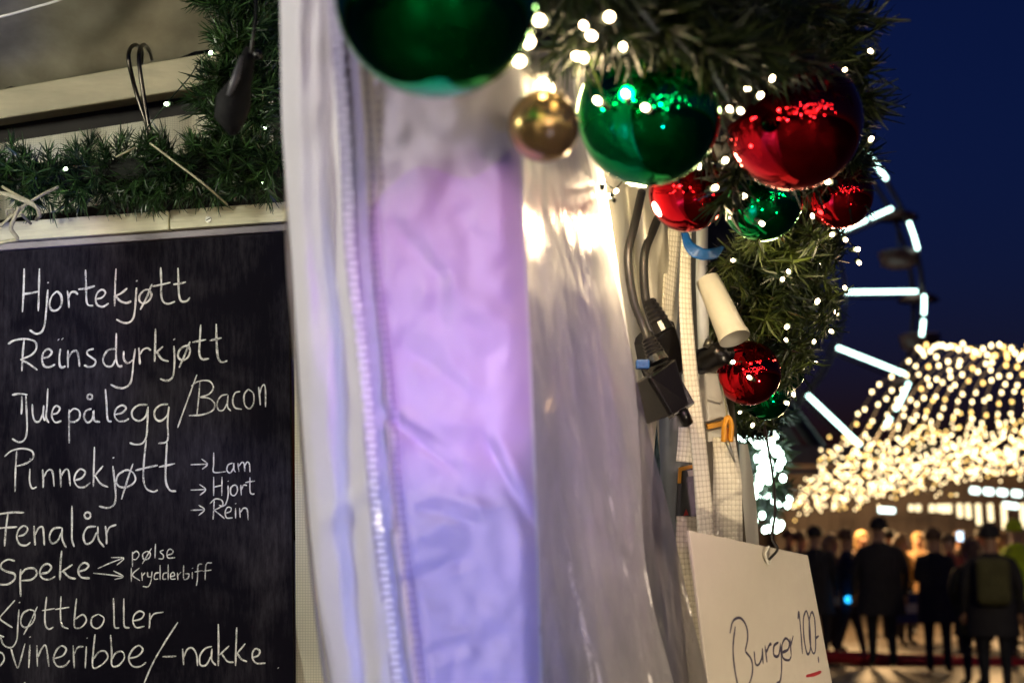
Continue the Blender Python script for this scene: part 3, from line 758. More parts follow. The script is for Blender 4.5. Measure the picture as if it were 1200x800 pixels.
garland('pine_garland', 'far end of the garland below the baubles, thick with white lights', 'pine garlands on the stall front',
        [(895, 480, 2.4, 34), (893, 520, 2.6, 30), (897, 560, 2.8, 28), (900, 600, 3.0, 26)], 60, TW_OUT, 1.1, 8, 1.0, .4)

# ------------------------------------------------------------------ fairy lights
def bulb_mesh(name, m, r):
    b = MB(); b.ball((0, 0, 0), r, 8, 6, (1, 1, 1.25)); return b.mesh(name, m, True)
BM = bulb_mesh('bulb', M['fair'], .0018)
BMI = bulb_mesh('bulb', M['fairdim'], .0017)
HM = MB().tube([(0, 0, -.007), (0, 0, -.0025)], [.0016, .0022], 6).mesh('socket', M['wire'])
def fairy(label, group, pts, me, step=True):
    t = thing('fairy_light_string', label, 'fairy lights', P(*pts[0]), group)
    W = [P(*p) for p in pts]
    MB().tube(crom([p+(p-CAM).normalized()*(.006+.03*(q % 2)) for q, p in enumerate([x for a_, b_ in zip(W, W[1:]+W[-1:]) for x in (a_, a_.lerp(b_, .5)+(a_-CAM).normalized()*.02)])], 5), .0006, 5).build('wire', M['wire'], t, smooth=True)
    rnd = random.Random(len(pts))
    for p in W:
        d = Vector((rnd.uniform(-1, 1), rnd.uniform(-1.2, -.2), rnd.uniform(-.6, 1))).normalized(); Rm = rotto(d, 0)
        bo = inst(me, 'bulb', t, Matrix.Translation(p) @ Rm @ Matrix.Scale(rnd.uniform(.8, 1.15), 4))
        h = bpy.data.objects.new('socket', HM); C.objects.link(h); h.parent = bo
    return t
fairy('string of fairy lights nearest the camera, blurred around the big green bauble', 'fairy lights in the stall front garland',
      [(617, 10, .56), (632, 24, .56), (620, 50, .56), (609, 72, .57), (636, 98, .62), (684, 68, .6), (676, 66, .61), (693, 42, .61), (684, 30, .64), (714, 20, .6), (730, 55, .7), (668, 20, .7)],  BM)
fairy('string of fairy lights between the large green and the large red bauble', 'fairy lights in the stall front garland',
      [(700, 118, .76), (733, 110, .75), (756, 126, .74), (817, 150, .78), (855, 128, .80), (868, 130, .82), (876, 104, .82), (891, 112, .84), (905, 92, .82), (930, 78, .95), (955, 60, 1.0), (1020, 60, .98), (946, 88, .95), (990, 82, 1.0)], BM)
fairy('string of fairy lights looping under the large baubles', 'fairy lights in the stall front garland',
      [(706, 212, .95), (722, 224, .97), (714, 230, .98), (745, 196, .98), (820, 195, .95), (850, 188, .88), (838, 220, .95), (872, 230, 1.0), (857, 254, 1.02), (893, 262, 1.02), (970, 213, 1.02), (952, 253, 1.1), (1021, 163, 1.02), (975, 275, 1.14), (991, 281, 1.15), (1005, 292, 1.16), (1007, 308, 1.18)], BM)
fairy('string of small crisp fairy lights in the hanging garland', 'fairy lights in the stall front garland',
      [(859, 305, 1.15), (917, 327, 1.15), (924, 318, 1.15), (958, 353, 1.2), (990, 337, 1.24), (980, 366, 1.25), (922, 383, 1.21), (974, 388, 1.27), (954, 400, 1.28), (921, 398, 1.22), (956, 425, 1.33), (859, 424, 1.22), (878, 442, 1.24), (930, 462, 1.36), (867, 483, 1.36), (922, 472, 1.38), (882, 498, 1.5), (905, 514, 1.6)], BM)
fairy('string of fairy lights deep inside the hanging garland', 'fairy lights in the stall front garland',
      [(880, 285, 1.28), (905, 345, 1.30), (940, 300, 1.30), (880, 380, 1.35), (930, 420, 1.40), (905, 435, 1.42), (850, 360, 1.3), (960, 310, 1.29)], BM)
fairy('string of dim green tinted fairy lights in the garland above the board', 'fairy lights inside the stall',
      [(77, 198, 1.245), (128, 206, 1.30), (195, 122, 1.255), (247, 62, 1.30), (310, 150, 1.31), (308, 215, 1.30)], BMI)
lg = thing('fairy_light_cluster', 'dense cluster of cool white lights on the far garland end', 'fairy lights', P(895, 560, 2.7))
bmc = bulb_mesh('bulb', M['coolbulb'], .0062)
rnd = random.Random(5)
for i in range(74):
    y = rnd.uniform(508, 622); x = 893+.03*(y-500)+rnd.gauss(0, 1)*(11+.10*(y-500)); x = min(max(x, 868), 930)
    inst(bmc, 'bulb', lg, Matrix.Translation(P(x, y, 2.35+(y-500)*.006+rnd.uniform(-.05, .05))))
wl = [P(893+14*math.sin(k*1.3), 508+k*4, 2.42+k*.024) for k in range(29)]
MB().tube(wl, .002, 5).build('wire', M['wire'], lg)

# ------------------------------------------------------------------ baubles
def bauble(x, y, d, rpx, m, label, tilt=(0, 0), glitter=False):
    r = rpx*PX(d); c = P(x, y, d); t = thing('bauble', label, 'bauble', c, 'baubles hanging in the stall front garland')
    up = Vector((tilt[0], tilt[1], 1)).normalized(); q = Matrix.Translation(c) @ rotto(up, 0)
    s = MB(); s.ball((0, 0, 0), r, 64, 40); me = s.mesh('glass_ball', m, True); o = inst(me, 'ball', t, q)
    s = MB(); s.tube([(0, 0, r*.96), (0, 0, r*1.12), (0, 0, r*1.13)], [r*.17, r*.16, r*.05], 18); inst(s.mesh('cap', M['cap']), 'cap', t, q)
    s = MB(); s.tube([(r*.07*math.cos(a), 0, r*1.19+r*.07*math.sin(a)) for a in [k*math.pi/6 for k in range(13)]], r*.012, 6); inst(s.mesh('hanging_loop', M['cap'], True), 'hanging_loop', t, q)
    if glitter:
        s = MB()
        for i in range(7):
            ph = .30+i*.09
            for k in range(48): pass
        s2 = MB(); n0 = 0; seg = 48
        rows = [.18, .3, .45, .6, .75, .88]
        for ph in rows:
            for k in range(seg):
                a = 2*math.pi*k/seg; pp = ph*(1+.06*math.sin(a*5)); s2.v.append(Vector((math.sin(pp)*math.cos(a), math.sin(pp)*math.sin(a), math.cos(pp)))*r*1.006)
        for i in range(len(rows)-1):
            for k in range(seg): k2 = (k+1) % seg; s2.f.append((i*seg+k, i*seg+seg+k, i*seg+seg+k2, i*seg+k2))
        inst(s2.mesh('glitter_band', M['glit'], True), 'glitter_band', t, q)
    return t
bauble(512, -6, .55, 120, M['bgreen'], 'largest green bauble, blurred in front of the curtain at the top')
bauble(760, 134, .80, 84, M['bgreen'], 'glossy dark green bauble under the thick garland, left of the large red one')
bauble(930, 143, .90, 80, M['bred'], 'large shiny red bauble right of centre with dark sky behind it', (.25, -.1), True)
bauble(806, 226, 1.03, 46, M['bred'], 'medium red bauble tucked under the dark green one, above the straps')
bauble(893, 236, 1.07, 47, M['bgreen'], 'green bauble half hidden by needles below the large red one')
bauble(983, 228, 1.12, 40, M['bred'], 'glittery red bauble at the right edge of the garland near the wheel', (-.3, -.5), True)
bauble(877, 437, 1.27, 38, M['bred'], 'small red bauble in sharp focus below the black nozzle')
bauble(917, 434, 1.42, 26, M['bgreen'], 'dark green bauble behind the small sharp red one')
bauble(898, 464, 1.42, 28, M['bgreen'], 'lowest green bauble beneath the small sharp red one')
bauble(637, 148, .63, 42, M['gold'], 'gold bauble glowing between curtain and green bauble', (.5, 0))

# ------------------------------------------------------------------ stall front curtain
ZIP = [(-200, 386), (50, 396), (150, 405), (300, 411), (400, 424), (500, 434), (600, 441), (700, 455), (800, 467), (1000, 492)]
def zx(y): return stab(ZIP, y)
cur = thing('curtain', 'white tarpaulin curtain with a long zip, tinted lilac and blue by coloured light', 'curtain', P(480, 1000, .70))
LEFT = [(-200, 322), (0, 328), (150, 330), (300, 342), (400, 348), (500, 355), (600, 362), (700, 372), (800, 388), (1000, 405)]
def gauss(t, c, s): return math.exp(-((t-c)/s)**2)
def crease(x, y, x0, y0, x1, y1, s):
    dx, dy = x1-x0, y1-y0; L = math.hypot(dx, dy); t = ((x-x0)*dx+(y-y0)*dy)/L/L
    dist = ((x-x0)*dy-(y-y0)*dx)/L; end = max(0, min(1, min(t, 1-t)*4+.05)) if 0 <= t <= 1 else 0
    return math.exp(-(dist/s)**2)*end
def dleft(u, v, x, y):
    d = .655+.00012*(y-400)+.030*(1-u)
    d += .0055*math.cos(u*7.5+y*.0035)+.0022*math.sin(u*15+y*.008)+.020*(1-u)**6
    d += .005*noise.noise(Vector((x*.02, y*.006, 1)))+.0022*noise.noise(Vector((x*.06, y*.02, 7)))
    d -= .004*crease(x, y, 440, 560, 370, 620, 9)+.004*crease(x, y, 350, 300, 395, 520, 14)
    return d
sheet('left_panel', M['tarp'], LEFT, [(y, x-2) for y, x in ZIP], -200, 1000, dleft, 50, 130, cur)
RIGHT = [(-200, 604), (100, 612), (250, 614), (400, 622), (600, 630), (800, 636), (1000, 640)]
def dmid(u, v, x, y):
    d = .655+.00010*(y-400)+.034*u-.006*math.sin(u*math.pi)
    d += .05*max(0, u-.84)**2*30*.6
    d += .0045*noise.noise(Vector((x*.012, y*.009, 3)))+.003*noise.noise(Vector((x*.03, y*.03, 9)))
    d += .0035*crease(x, y, 430, 470, 560, 545, 7)+.003*crease(x, y, 555, 505, 632, 640, 8)-.003*crease(x, y, 440, 640, 600, 590, 14)
    d += .003*crease(x, y, 470, 570, 560, 600, 8)-.0035*crease(x, y, 470, 760, 570, 740, 12)-.004*crease(x, y, 500, 500, 620, 480, 22)
    d += .004*crease(x, y, 520, 190, 560, 330, 16)-.004*crease(x, y, 440, 330, 470, 560, 12)
    d += .0045*(crease(x, y, 436, 478, 545, 560, 5)-crease(x, y, 450, 470, 560, 548, 7))
    d += .0040*(crease(x, y, 560, 500, 632, 632, 5)-crease(x, y, 575, 495, 640, 615, 8))
    d += .0035*(crease(x, y, 470, 590, 575, 618, 6)-crease(x, y, 480, 575, 590, 600, 7))+.003*crease(x, y, 450, 690, 560, 650, 8)
    d += .0030*(crease(x, y, 480, 770, 560, 745, 6)-crease(x, y, 490, 788, 570, 760, 7))+.003*crease(x, y, 465, 400, 560, 470, 9)-.003*crease(x, y, 500, 300, 600, 400, 16)
    d += .0030*crease(x, y, 455, 260, 530, 340, 10)+.0018*noise.noise(Vector((x*.05, y*.045, 11)))
    d += .002*math.cos((x-zx(y))*.35)*math.exp(-((x-zx(y)-22)/16)**2)
    return d
sheet('centre_panel', M['tarp'], [(y, x+14) for y, x in ZIP], RIGHT, -200, 1000, dmid, 90, 200, cur)
zt = sheet('zipper_tape', M['tape'], [(y, x-8) for y, x in ZIP], [(y, x+22) for y, x in ZIP], -200, 1000, lambda u, v, x, y: .652+.00012*(y-400), 4, 90, cur)
tooth = MB(); tooth.box((0, 0, 0), (.0021, 0, 0), (0, .0012, 0), (0, 0, .0011)); tm = tooth.mesh('zipper_tooth', M['teeth'])
y = -60
k = 0
while y < 880:
    d = .652+.00012*(y-400)-.0024; p = P(zx(y)+(.8 if k % 2 else -.8), y, d)
    inst(tm, 'zipper_tooth', cur, Matrix.Translation(p)); y += 8.2; k += 1
# stitched hem rows right of the zip
for off in (28, 40):
    b = MB(); y = -100
    while y < 880:
        dd = dmid((off-14)/180, 0, zx(y)+off, y)-.0012
        b.box(P(zx(y)+off, y, dd), (.0005, 0, 0), (0, .0003, 0), (0, 0, .0014)); y += 11
    o = b.build('stitching', M['tape'], cur)

M['flap'] = mat('lilac_tinted_tarp', (.72, .63, .76), .6, spec=.25, noise_amt=.06, nscale=9, bump=.15, bscale=160, transl=.2)  # lilac tint puts the pink light into the fabric colour
b = MB(); nu, nv = 80, 170
for j in range(nv+1):
    for i in range(nu+1):
        u, v = i/nu, j/nv; yt = 226-46*u+14*math.cos(u*9)+40*max(0, .12-u)**2*60; y = yt+(1000-yt)*v
        xl, xr = zx(y)+17, stab(RIGHT, y)-4; x = xl+(xr-xl)*u
        d = dmid((x-zx(y)-14)/(stab(RIGHT, y)-zx(y)-14), 0, x, y)-.0045+.003*math.exp(-v*40)+.002*math.exp(-u*30)
        b.v.append(P(x, y, d))
for j in range(nv):
    for i in range(nu): a = j*(nu+1)+i; b.f.append((a, a+1, a+nu+2, a+nu+1))
o = b.build('flap', M['flap'], cur, True); o['label'] = 'fabric flap with stitched left edge, pink light put into its lilac colour'
b = MB(); y = 245
while y < 880:
    for off in (24, 30):
        dd = dmid((off-14)/180, 0, zx(y)+off, y)-.0056; b.box(P(zx(y)+off, y, dd), (.0004, 0, 0), (0, .0003, 0), (0, 0, .0013))
    y += 9
M['thread'] = mat('mauve_thread', (.34, .24, .42), .8)
b.build('flap_stitching', M['thread'], cur)
# clear film at the left hem
film_l = sheet('plastic_film', M['film'], [(-200, 332), (300, 334), (400, 343), (500, 350), (600, 357), (700, 366), (800, 381), (1000, 400)], [(-200, 350), (300, 352), (500, 372), (600, 380), (800, 402), (1000, 420)], 200, 1000,
      lambda u, v, x, y: .74+.01*math.sin(u*3), 8, 60)
tag(film_l, 'narrow clear film hem along the left edge of the curtain', 'plastic film')
tag(MB().tube(crom([P(x, y, .735) for x, y in ((345, 330), (348, 420), (352, 500), (359, 600), (368, 700), (381, 800), (400, 920))], 6), 1.3*PX(.74), 8).build('film_cord', M['greypole'], smooth=True),
    'thin dark cord running down the clear film beside the chalkboard', 'cord')

# big crinkled clear film right of the curtain
FR = [(-200, 655), (120, 672), (190, 690), (300, 715), (400, 737), (500, 758), (600, 785), (700, 806), (800, 830), (1000, 875)]
def dfilm(u, v, x, y):
    d = .70+.26*u+.0001*(y-400)
    s = x-.22*y
    d += .006*math.sin(s*.09+1.5*noise.noise(Vector((x*.01, y*.008, 2))))+.0015*math.sin(s*.21)+.006*noise.noise(Vector((s*.04, y*.006, 6)))
    d += .003*noise.noise(Vector((s*.14, y*.03, 8)))
    return d
tag(sheet('plastic_sheet', M['film'], [(y, x-14) for y, x in RIGHT], FR, 60, 1000, dfilm, 110, 190),
    'crinkled clear plastic sheet hanging right of the lilac curtain', 'plastic sheet')
# fabric behind the film
def dback(u, v, x, y):
    s = x-.16*y
    d = .84+.20*u+.012*math.sin(s*.055+.6)+.006*math.sin(s*.12+2)+.008*noise.noise(Vector((s*.03, y*.006, 4)))+.003*noise.noise(Vector((s*.1, y*.02, 5)))
    d += .006*crease(x, y, 715, 520, 680, 640, 10)-.008*crease(x, y, 700, 620, 760, 690, 10)
    return d
tag(sheet('fabric_curtain', M['tarp'], [(0, 590), (1000, 620)], [(0, 690), (150, 700), (300, 722), (450, 745), (560, 752), (620, 752), (700, 762), (800, 790), (1000, 830)], 90, 1000, dback, 90, 130),
    'second white curtain in soft folds behind the clear plastic sheet', 'curtain')
def dcream(u, v, x, y):
    s = x-.10*y
    return 1.10+.14*u+.020*math.sin(s*.10)+.010*math.sin(s*.23+1)+.006*noise.noise(Vector((s*.05, y*.01, 2)))
tag(sheet('cream_curtain', M['tarp_cream'], [(0, 640), (600, 700)], [(0, 800), (250, 802), (400, 792), (480, 770), (600, 762), (900, 800)], 60, 900, dcream, 80, 70),
    'cream canvas curtain lit warm by the garland lights behind the black cables', 'curtain')
# far backing of the stall behind the straps
tag(pixquad([(600, -250, 1.75), (905, -250, 2.6), (872, 900, 2.6), (600, 900, 1.75)], M['dark'], 'stall_wall', .03), 'dark wooden stall wall behind curtains and straps', 'wall')
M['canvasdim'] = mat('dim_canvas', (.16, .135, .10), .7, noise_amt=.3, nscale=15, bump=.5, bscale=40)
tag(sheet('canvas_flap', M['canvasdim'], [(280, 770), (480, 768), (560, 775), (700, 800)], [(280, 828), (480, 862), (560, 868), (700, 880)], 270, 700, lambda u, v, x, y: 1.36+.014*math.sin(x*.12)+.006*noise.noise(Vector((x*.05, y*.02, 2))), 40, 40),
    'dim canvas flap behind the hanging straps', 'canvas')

# pole
pl = tag(MB().tube([P(790, 250, 1.32), P(789, 480, 1.30), P(792, 640, 1.30), P(796, 960, 1.30)], 17*PX(1.30), 24).build('pole', M['greypole'], smooth=True), 'grey round pole behind the black plugs', 'pole')
tag(MB().tube([P(823, 250, 1.28), P(822, 330, 1.28), P(826, 440, 1.29)], 7*PX(1.28), 16).build('tent_rod', M['whitecable'], smooth=True), 'slim white rod between the two woven straps', 'rod')

# straps
def mkstrap(label, *a, **k): return tag(strap('webbing_strap', *a, **k), label, 'strap', 'woven straps hanging at the stall corner')
mkstrap('dark backed woven strap hanging just right of the black cables', [(790, 235, 1.22), (786, 300, 1.22), (782, 360, 1.21), (779, 420, 1.22), (778, 470, 1.24)], 24, twist=[(0, .5), (.5, .9), (1, .6)])
mkstrap('long pale woven strap crossing from the garland down past the plugs', [(806, 245, 1.20), (803, 300, 1.19), (803, 360, 1.18), (808, 430, 1.17), (816, 500, 1.16), (822, 560, 1.15), (826, 610, 1.15), (832, 700, 1.15)], [(0, 13), (.3, 18), (1, 21)], twist=[(0, .7), (.5, .3), (1, .2)])
mkstrap('broad pale woven strap ending at the price card', [(848, 512, 1.18), (852, 560, 1.17), (852, 610, 1.17), (852, 680, 1.18)], [(0, 26), (.4, 34), (1, 38)])
mkstrap('short woven strap above the dark pouch', [(806, 500, 1.26), (805, 520, 1.26), (803, 541, 1.26)], 22)
mkstrap('woven strap hanging below the dark pouch at the card edge', [(806, 605, 1.18), (806, 650, 1.17), (813, 720, 1.16), (822, 820, 1.15), (826, 900, 1.15)], 27)

# dark pouch with yellow edge
po = thing('pouch', 'dark buckle pouch with yellow edge held between woven straps', 'pouch', P(805, 610, 1.22))
pixquad([(796, 545, 1.22), (818, 543, 1.22), (822, 612, 1.21), (792, 612, 1.21)], M['black'], 'body', .012, po, .003)
pixquad([(795, 548, 1.214), (817, 543, 1.214), (817, 547, 1.214), (796, 552, 1.214)], M['orange'], 'yellow_edge', .002, po)
pixquad([(795, 551, 1.214), (799, 551, 1.214), (798, 566, 1.214), (794, 566, 1.214)], M['orange'], 'yellow_edge', .002, po)
pixquad([(806, 552, 1.214), (815, 550, 1.214), (815, 557, 1.214), (807, 558, 1.214)], M['whitecable'], 'window', .002, po)
tri = MB(); tri.v = [P(801, 604, 1.205), P(807, 603, 1.205), P(804, 596, 1.205), P(801, 604, 1.208), P(807, 603, 1.208), P(804, 596, 1.208)]; tri.f = [(0,1,2),(5,4,3),(0,3,4,1),(1,4,5,2),(2,5,3,0)]
tri.build('red_tag', M['redp'], po)

# cables and plugs
def plug(label, cable, body, strain, tagblue=False):
    t = thing('power_plug', label, 'power plug', P(*body[3]), 'black power plugs')
    MB().tube(crom([P(*p) for p in cable], 10), 5.2*PX(cable[-1][2]), 12).build('cable', M['cable'], t, smooth=True)
    # strain relief with ribs
    pts = []; rad = []; n = 14
    for k in range(n+1):
        f = k/n; p = Vector(strain[0]).lerp(Vector(strain[1]), f); pts.append(P(*p)); rad.append((7+6*f+(1.5 if (k % 2 and f < .75) else 0))*PX(p.z))
    MB().tube(pts, rad, 14).build('strain_relief', M['black'], t, smooth=False)
    q = [P(*p) for p in body]; n_ = (q[1]-q[0]).cross(q[3]-q[0]).normalized()
    if n_.dot(CAM-q[0]) < 0: n_ = -n_
    cen = sum(q, Vector())/4
    mb = MB(); th = .034
    back = [cen+(v-cen)*.93-n_*th for v in q]
    mid = [cen+(v-cen)*1.0-n_*.004 for v in q]; fr = [cen+(v-cen)*.97 for v in q]
    mb.v = fr+mid+back
    mb.f = [(0,1,2,3),(11,10,9,8)]
    for L0 in (0, 4):
        for i in range(4): j = (i+1) % 4; mb.f.append((L0+i, L0+4+i, L0+4+j, L0+j))
    mb.build('body', M['black'], t, False, .0012)
    return t
p1 = plug('black plug with blue tag at the front, lowest on its cable', [(752, 225, 1.16), (744, 262, 1.14), (736, 300, 1.13), (742, 350, 1.13), (755, 385, 1.13), (763, 408, 1.12)],
     [(761, 441, 1.10), (792, 419, 1.12), (808, 474, 1.12), (788, 486, 1.10)], [(759, 396, 1.125), (772, 424, 1.12)])
MB().box(P(753, 427, 1.115), (8*PX(1.1), 0, 0), (0, .004, 0), (0, 0, 5.5*PX(1.1))).build('blue_tag', M['blue'], p1, False, .001)
pixquad([(751, 430, 1.135), (763, 440, 1.12), (790, 487, 1.12), (784, 492, 1.14)], M['black'], 'side_shell', .02, p1, .001)
MB().tube([P(797, 478, 1.125), P(806, 496, 1.13)], [8*PX(1.12), 7*PX(1.12)], 12).build('tail', M['black'], p1, smooth=True)
plug('second black plug behind and above the first one', [(782, 232, 1.20), (766, 268, 1.18), (755, 300, 1.17), (756, 345, 1.17), (764, 375, 1.17), (772, 392, 1.165)],
     [(762, 404, 1.17), (790, 375, 1.18), (806, 430, 1.19), (782, 452, 1.18)], [(760, 352, 1.17), (778, 388, 1.165)])

# blue tape, nozzles, box, clip
tp = strap('blue_tape', [(802, 272, 1.14), (808, 288, 1.13), (820, 297, 1.125), (836, 297, 1.13), (848, 289, 1.15)], [(0, 8), (.4, 15), (.8, 12), (1, 3)], m=M['blue'], thick=.0006)
tag(tp, 'bright blue strip of tape curling above the straps', 'tape')
nz = thing('white_nozzle', 'white tapered plastic tube hanging in front of the needles', 'plastic tube', P(846, 370, 1.20))
MB().tube([P(829, 328, 1.215), P(835, 340, 1.21), P(844, 360, 1.20), P(853, 380, 1.19), P(860, 395, 1.185)], [14*PX(1.2), 15*PX(1.2), 16*PX(1.2), 17*PX(1.2), 18*PX(1.2)], 28, False).build('shell', M['whiteplastic'], nz, smooth=True)
MB().tube([P(859, 392, 1.186), P(861, 397, 1.184)], 18.6*PX(1.2), 28, False).build('rim', M['whiteplastic'], nz, smooth=True)
MB().tube([P(852, 380, 1.19), P(853, 382, 1.19)], 14*PX(1.2), 28).build('inside', M['black'], nz, smooth=True)
bn = thing('black_nozzle', 'short black plastic nozzle pointing right below the white tube', 'plastic tube', P(835, 420, 1.22))
MB().tube([P(820, 424, 1.23), P(832, 421, 1.22), P(845, 414, 1.21), P(850, 411, 1.205)], [15*PX(1.2), 16*PX(1.2), 14*PX(1.2), 13.5*PX(1.2)], 24).build('shell', M['black'], bn, smooth=True)
MB().tube([P(829, 408, 1.215), P(832, 398, 1.215)], [6*PX(1.2), 5*PX(1.2)], 12).build('clamp', M['screw'], bn, smooth=True)
wb = thing('white_box', 'pale plastic box with a dark band, hung beside the red bauble', 'box', P(840, 500, 1.26))
pixquad([(826, 436, 1.25), (841, 437, 1.26), (852, 488, 1.26), (830, 494, 1.25)], M['whiteplastic'], 'front', .03, wb, .002)
pixquad([(842, 437, 1.262), (844, 438, 1.29), (855, 486, 1.29), (853, 488, 1.262)], M['whitecable'], 'side', .004, wb)
pixquad([(829, 497, 1.25), (851, 492, 1.25), (852, 498, 1.25), (830, 503, 1.25)], M['orange'], 'band', .012, wb)
pixquad([(829, 505, 1.25), (853, 500, 1.25), (856, 512, 1.26), (830, 518, 1.25)], M['whiteplastic'], 'base', .012, wb, .001)
oc = thing('orange_clip', 'orange plastic clip hooked at the top of the broad strap', 'clip', P(853, 515, 1.17))
MB().tube(crom([P(848, 517, 1.165), P(849, 498, 1.163), P(853, 489, 1.162), P(857, 498, 1.163), P(856, 517, 1.165)], 6), 3.2*PX(1.17), 10).build('loop', M['orange'], oc, smooth=True)
pixquad([(848, 501, 1.165), (858, 501, 1.165), (857, 517, 1.165), (848, 516, 1.165)], M['orange'], 'plate', .002, oc, .0008)
MB().tube([P(852, 517, 1.165), P(857, 530, 1.163), P(861, 541, 1.165)], [3*PX(1.17), 2*PX(1.17), 1*PX(1.17)], 8).build('hook_tip', M['screw'], oc, smooth=True)
tag(MB().tube(crom([P(838, 430, 1.27), P(846, 455, 1.26), P(851, 478, 1.25), P(852, 492, 1.20)], 6), 1.3*PX(1.2), 6).build('thin_cord', M['twine'], smooth=True), 'thin cord from the pale box down to the orange clip', 'cord')
tag(sheet('canvas_corner', M['tarp_cream'], [(480, 866), (700, 868)], [(480, 868), (560, 884), (640, 890), (700, 892)], 520, 700, lambda u, v, x, y: 1.45+.006*math.sin(x*.2), 8, 12), 'yellowish canvas panel peeking out right of the broad strap', 'canvas')

# ------------------------------------------------------------------ price card
cq = [P(808, 621, 1.02), P(947, 650, 1.17), None, P(850, 960, 1.02)]
_n = (cq[1]-cq[0]).cross(cq[3]-cq[0]); _d = P(1003, 945, 1)-CAM; cq[2] = CAM+_d*((cq[0]-CAM).dot(_n)/_d.dot(_n))
pc = thing('price_card', 'cream price card reading Burger 100,- hanging by a black string', 'price card', cq[3])
cn = (cq[1]-cq[0]).cross(cq[3]-cq[0]).normalized()
if cn.dot(CAM-cq[0]) < 0: cn = -cn
mb = MB(); mb.v = cq+[v-cn*.003 for v in cq]; mb.f = [(0,1,2,3),(7,6,5,4),(0,4,5,1),(1,5,6,2),(2,6,7,3),(3,7,4,0)]
mb.build('card', M['card'], pc, False, .0008)
def cproj(x, y, h):
    d = (P(x, y, 1)-CAM); t = (cq[0]-CAM).dot(cn)/d.dot(cn); return CAM+d*t+cn*h
Z4 = lambda p: (p[0]/2.667+700, p[1]/2.667+500)
BUR = [[(431,622),(424,690),(430,760),(444,830)],[(414,645),(424,606),(446,596),(464,618),(470,655),(462,700)],[(462,700),(482,728),(484,770),(470,810),(446,826)],
 [(490,700),(494,738),(504,742),(514,720),(516,690)],[(516,690),(518,740)],[(524,682),(530,735)],[(528,704),(538,680),(544,678)],
 [(566,672),(552,684),(552,712),(566,714),(572,680)],[(572,674),(576,740),(572,790),(560,800)],
 [(578,704),(596,694),(600,672),(588,660),(577,682),(580,720),(598,728),(606,716)],[(602,660),(606,714)],[(604,684),(612,652)]]
HUN = [[(627,600),(630,578),(636,640),(641,708)],[(651,574),(644,600),(646,660),(656,708),(666,690),(664,620),(656,580),(651,574)],
 [(668,578),(662,610),(664,670),(674,706),(682,690),(680,610),(674,582),(668,578)],[(690,716),(692,736)],[(682,660),(692,652)]]
stroke_mesh(BUR+HUN, Z4, 3.7*PX(1.08), cproj, .0002).build('lettering', M['ink'], pc, fix=False)['label'] = 'dark marker handwriting reading Burger 100,-'
stroke_mesh([[(652, 778), (676, 773), (700, 764)]], Z4, 4.6*PX(1.08), cproj, .0002).build('underline', M['redink'], pc, fix=False)
MB().tube(crom([cproj(896, 655, .004), cproj(903, 643, .006), P(905, 630, 1.12), P(908, 600, 1.14), P(906, 560, 1.18), P(896, 500, 1.25)], 8), 1.7*PX(1.1), 8).build('string', M['cable'], pc, smooth=True)
MB().tube(crom([cproj(897, 640, .003), cproj(893, 650, .003), cproj(897, 660, .003), cproj(901, 650, .003)], 6), 1.5*PX(1.1), 8).build('string', M['whitecable'], pc, smooth=True)

# ------------------------------------------------------------------ ferris wheel
WD = 77.0; px = PX(WD)
hub = P(818, 348, WD)
fw = thing('ferris_wheel', 'tall ferris wheel with white light tubes on its rim and spokes', 'ferris wheel', Vector((hub.x, hub.y, 0)))
def wp(r, a, off=0): return hub+Vector((math.cos(R(a))*r*px, off, -math.sin(R(a))*r*px))
def add_tube(name, m, pts, rr, seg=8): return MB().tube(pts, rr, seg).build(name, m, fw, smooth=True)
for off in (-.9, .9):
    add_tube('rim', M['wheelsteel'], [wp(258, a, off) for a in range(0, 361, 5)], .12, 6)
    add_tube('inner_rim', M['wheelsteel'], [wp(168, a, off) for a in range(0, 361, 6)], .09, 6)
for k in range(16):
    a = k*22.0-66.5+66.5
    a = k*22.5-0.6
    add_tube('spoke', M['wheelsteel'], [wp(6, a, -.5), wp(256, a, -.9)], .06, 5); add_tube('spoke', M['wheelsteel'], [wp(6, a, .5), wp(256, a, .9)], .06, 5)
    if k == 15:
        add_tube('light_tube', M['led'], [wp(168, a-1, -1.1), wp(213, a-1, -1.1)], .10); add_tube('light_tube', M['led'], [wp(219, a-1, -1.1), wp(246, a-1, -1.1)], .10)
    else: add_tube('light_tube', M['led'], [wp(168, a, -1.1), wp(250, a, -1.1)], .10)
    if k == 14: segs = ((1.5, 14),)
    elif k == 15: segs = ((4, 11.5),)
    elif k == 1: segs = ((1.6, 9.5), (12, 14.2))
    elif k == 2: segs = ((1, 5), (8, 13))
    else: segs = ((1, 6), (7.4, 11.6))
    for s0, s1 in segs:
        add_tube('light_tube', M['led'], [wp(258, a+s0+(s1-s0)*q/4, -1.1) for q in range(5)], .10)
add_tube('hub', M['wheelsteel'], [hub+Vector((0, -1.6, 0)), hub+Vector((0, 1.6, 0))], .7, 16)
for sx in (-1, 1):
    for off in (-2.2, 2.2):
        base = Vector((hub.x+sx*10.2, hub.y+off*1.3, 0)); top = hub+Vector((0, off*.7, 0))
        add_tube('support_leg', M['wheelsteel'], [base, top], .42, 4)
add_tube('cross_brace', M['wheelsteel'], [Vector((hub.x-7.5, hub.y-2.5, 4.0)), Vector((hub.x+7.5, hub.y-2.5, 4.0))], .3, 6)
